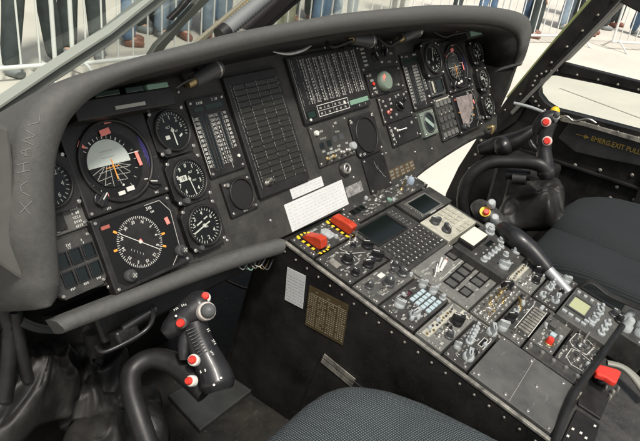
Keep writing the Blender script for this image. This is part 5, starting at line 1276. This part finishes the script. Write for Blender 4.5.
# forward bulkhead closing the near footwell
o = MB().box(-.62,-.238,.30,.33,-.42,.06).build('footwell_bulkhead', m_dark, None, .003); tag(o, 'black bulkhead behind the near stick', 'bulkhead')
cable('thin brownish pipe bending down the near bulkhead', [on(217,276,(0,1,0),.29), on(240,287,(0,1,0),.28), on(256,292,(0,1,0),.27), on(262,305,(0,1,0),.26), on(265,318,(0,1,0),.25)], .003, mat('brown_pipe',(.06,.045,.035),.5), 'pipes on the near bulkhead')
for px, py in ((218,276),(227,279),(256,291),(263,317)):
    p = on(px,py,(0,1,0),.275); q = MB(Matrix.Translation(p) @ Matrix.Rotation(math.pi/2,4,'X')); q.lathe(0,0,[(.004,-.002),(.004,.003),(.002,.005)],8); o2 = q.build('clamp_bolt', m_worn, o)

# ================================================================ OUTSIDE: barriers and spectators
def barrier(label, p, q, feet=True):
    d = Vector((q[0]-p[0], q[1]-p[1], 0)); L = d.length; ang = math.atan2(d.y, d.x)
    t = thing('crowd_barrier', label, 'barrier', Matrix.Translation((p[0], p[1], GZ)) @ Matrix.Rotation(ang, 4, 'Z'), 'steel crowd barriers in a row')
    r = .019
    MB().tube([(0.03,0,.12),(0.03,0,1.05)], r, 10, 1).tube([(L-.03,0,.12),(L-.03,0,1.05)], r, 10, 1).tube([(0.03,0,1.05),(L-.03,0,1.05)], r, 10, 1).tube([(0.03,0,.12),(L-.03,0,.12)], r, 10, 1).build('frame', m_concrete_metal, t)
    n = int(L/.15)
    for i in range(1, n): shared('picket', lambda: MB().tube([(0,0,.12),(0,0,1.05)], .0085, 8, 1), 'picket', m_concrete_metal, t, (L*i/n, 0, 0))
    for x in (.12, L-.12): MB().tube([(x,-.30,.0),(x,-.24,.02),(x,-.10,.11),(x,0,.13),(x,.10,.11),(x,.24,.02),(x,.30,0)], .014, 8, 4).build('foot', m_concrete_metal, t)
    return t
A0 = Vector((.05, 5.15)); A1 = Vector((2.08, 4.56)); 
bl = [((-.25,4.66),(1.98,4.235)), ((2.04,4.17),(4.2,4.02)), ((4.26,4.0),(6.2,3.5)), ((6.26,3.48),(8.1,2.9)), ((8.16,2.87),(9.75,2.15)), ((9.8,1.75),(11.3,.8)), ((11.35,.75),(12.9,-.3))]
nm = ['crowd barrier at the far top left before the dark trousered legs','crowd barrier before the blue jeans left of the ribbed hose','crowd barrier seen over the middle of the hood','crowd barrier seen over the right half of the hood','crowd barrier beyond the right end of the hood','crowd barrier seen through the upper side window','last crowd barrier at the right edge of the side window']
for (p, q), l in zip(bl, nm): barrier(l, p, q)

def skin(name, pts, edges, rads, material, parent, lv=2):
    me = bpy.data.meshes.new(name); me.from_pydata(pts, edges, []); o = bpy.data.objects.new(name, me); COL.objects.link(o); o.parent = parent; me.materials.append(material)
    s = o.modifiers.new('skin','SKIN'); s.use_smooth_shade = True
    for v, r in zip(me.skin_vertices[0].data, rads): v.radius = r if isinstance(r, tuple) else (r, r)
    me.skin_vertices[0].data[0].use_root = True
    sb = o.modifiers.new('sub','SUBSURF'); sb.levels = lv; sb.render_levels = lv; return o
m_skin = mat('skin', (.55,.33,.23), .55)
def cloth(n, c): return mat(n, c, .85, noise=.5, nscale=9, bump=1.0, bscale=14)
def person(label, x, y, face, stance, trouser, shirt, shoe, short=False, bulk=1.0):
    t = thing('person', label, 'person', Matrix.Translation((x, y, GZ)) @ Matrix.Rotation(face, 4, 'Z'), 'spectators behind the crowd barriers')
    s = stance; b = bulk
    body = [(0,0,.98),(0,0,1.12),(0,0,1.32),(0,0,1.45),(0,.0,1.53),(0,-.02,1.66),(0,-.01,1.76),(.10,0,.92),(.10+s*.5,-.02,.50),(.10+s,0,.09),(.10+s,-.13,.035),(-.10,0,.92),(-.10-s*.5,-.02,.50),(-.10-s,.0,.09),(-.10-s,-.13,.035),
            (.19,0,1.42),(.25,.02,1.15),(.22,-.10,.92),(.21,-.14,.85),(-.19,0,1.42),(-.25,.02,1.15),(-.22,-.10,.92),(-.21,-.14,.85)]
    ed = [(0,1),(1,2),(2,3),(3,4),(4,5),(5,6),(0,7),(7,8),(8,9),(9,10),(0,11),(11,12),(12,13),(13,14),(3,15),(15,16),(16,17),(17,18),(3,19),(19,20),(20,21),(21,22)]
    rd = [(.15,.11),(.14,.10),(.16,.11),(.12,.09),.055,.085,.075,.085,.055,.04,.035,.085,.055,.04,.035,.055,.043,.033,.03,.055,.043,.033,.03]
    skin('body', body, ed, rd, m_skin, t)
    lo = .50 if short else .09
    k = 3 if short else 3
    f = .45 if short else 1
    tr = [(0,0,.98),(0,0,1.04),(.10,0,.90)]+[(.10+s*.5*min(1,f*1.6),-.02*f,.90-.40*min(1,f*1.7) if not short else .62)]+([(.10+s,0,.05)] if not short else [(.10+s*.45,-.02,.46)])
    tr += [(-.10,0,.90)]+[(-.10-s*.5,-.02,.50) if not short else (-.10-s*.35,-.01,.62)]+([(-.10-s,0,.05)] if not short else [(-.10-s*.45,-.02,.46)])
    skin('trousers', tr, [(0,1),(0,2),(2,3),(3,4),(0,5),(5,6),(6,7)], [(.17*b,.125),(.165*b,.12),.108*b,.088*b,(.080 if not short else .105)*b,.108*b,.088*b,(.080 if not short else .105)*b], trouser, t)
    sh = [(0,0,1.0),(0,0,1.15),(0,0,1.33),(0,0,1.46),(.20,0,1.42),(.26,.02,1.15),(.24,-.06,.99),(-.20,0,1.42),(-.26,.02,1.15),(-.24,-.06,.99)]
    skin('shirt', sh, [(0,1),(1,2),(2,3),(3,4),(4,5),(5,6),(3,7),(7,8),(8,9)], [(.19*b,.14),(.175*b,.13),(.185*b,.13),(.10,.09),.075,.06,.055,.075,.06,.055], shirt, t)
    for sx in (1, -1):
        fx = sx*(.10+s); skin('shoe', [(fx,.05,.045),(fx,-.06,.045),(fx,-.17,.03)], [(0,1),(1,2)], [(.058,.055),(.058,.055),(.048,.034)], shoe, t)
    skin('hair', [(0,.03,1.72),(0,.0,1.80),(0,-.03,1.81)], [(0,1),(1,2)], [.085,.08,.06], mat('hair_dark',(.03,.02,.015),.7), t)
    return t
m_jean = cloth('blue_jeans', (.10,.17,.27)); m_jean2 = cloth('grey_blue_jeans', (.19,.25,.31)); m_blk = cloth('dark_trousers', (.035,.045,.045)); m_olive = cloth('olive_trousers', (.27,.28,.20)); m_beige = cloth('beige_shirt', (.42,.36,.28))
m_redsh = cloth('red_shirt', (.55,.03,.04)); m_wsh = cloth('white_shirt', (.62,.62,.6)); m_bsh = cloth('blue_shirt', (.15,.25,.45)); m_shoe = mat('grey_shoe', (.20,.22,.22), .6); m_bshoe = mat('brown_shoe', (.20,.09,.06), .5); m_gsh = cloth('grey_shirt',(.3,.33,.33))
def feet(px, py): p = on(px, py, (0,0,1), GZ); return p.x, p.y
def Pn(label, px, py, face, *a, **k): x, y = feet(px, py); return person(label, x, y, face, *a, **k)
Pn('spectator with legs apart in black trousers and grey shoes at the top left', 34, 70, .15, .14, m_blk, m_blk, m_shoe)
Pn('spectator in black trousers with an open white jacket behind the pale strut', 84, 56, -.6, .04, m_blk, m_wsh, m_shoe, bulk=1.1)
Pn('spectator in blue jeans and beige top with brown shoes behind the strut', 128, 44, .9, .0, m_jean, m_beige, m_bshoe)
Pn('spectator in pale blue jeans behind the wiper arm', 168, 36, .2, .03, m_jean2, m_gsh, m_shoe)
Pn('spectator in grey blue jeans just right of the wiper', 196, 38, -.3, .05, m_jean2, m_bsh, m_bshoe)
Pn('spectator in faded blue jeans left of the ribbed hose', 222, 26, .5, .03, m_jean2, m_gsh, m_shoe)
x, y = feet(275, 46); person('spectator in wide olive trousers behind the centre post', x, y, .1, .05, m_olive, m_olive, m_bshoe, bulk=1.5)
Pn('spectator in blue jeans seen over the middle of the hood', 320, 24, .3, .06, m_jean, m_wsh, m_shoe)
Pn('spectator in light jeans and white top over the hood centre', 343, 22, -.3, .04, m_jean2, m_wsh, m_bshoe)
Pn('spectator in grey trousers over the right half of the hood', 395, 16, .2, .04, m_blk, m_gsh, m_shoe)
Pn('spectator in dark trousers above the far end of the hood', 455, 16, .4, .05, m_blk, m_bsh, m_shoe)
Pn('spectator in a red shirt and black trousers beyond the hood end', 530, 36, .3, .06, m_blk, m_redsh, m_bshoe)
Pn('spectator in blue jeans between the red shirt and the windshield post', 562, 28, .1, .05, m_jean2, m_wsh, m_shoe)
Pn('spectator in black trousers seen in the upper side window', 600, 28, .6, .07, m_blk, m_gsh, m_shoe)
Pn('spectator in dark jeans beside the black overhead box', 612, 26, -.2, .05, m_blk, m_bsh, m_bshoe)
Pn('spectator in blue jeans and grey shoes at the right edge', 637, 36, .8, .08, m_jean, m_beige, m_shoe)

def child(label, px, py, face, *a, **k):
    x, y = feet(px, py); t = person(label, x, y, face, *a, **k); t.scale = (.56, .56, .56); return t
child('child in a red coat beyond the right end of the hood', 534, 33, .4, .05, m_blk, m_redsh, m_bshoe, bulk=1.25)
child('child in a red coat standing nearer the fence, left of the other child', 524, 30, -.5, .04, m_jean, m_redsh, m_shoe, bulk=1.2)
Pn('spectator in black trousers half hidden behind the dark wiper', 148, 30, .3, .05, m_blk, m_gsh, m_shoe)
Pn('spectator in jeans and red shirt behind the top of the wiper', 208, 30, .6, .05, m_jean, m_redsh, m_shoe)
Pn('spectator in dark trousers between the centre post and the blue jeans', 300, 20, -.2, .06, m_blk, m_bsh, m_bshoe)
Pn('spectator in blue jeans above the far end of the hood', 485, 18, -.2, .06, m_jean, m_wsh, m_bshoe)
Pn('spectator in dark trousers right of the pale blue jeans near the windshield post', 575, 18, .1, .05, m_blk, m_redsh, m_bshoe)
Pn('spectator in black trousers left in the upper side window', 588, 34, .1, .05, m_blk, m_beige, m_bshoe)
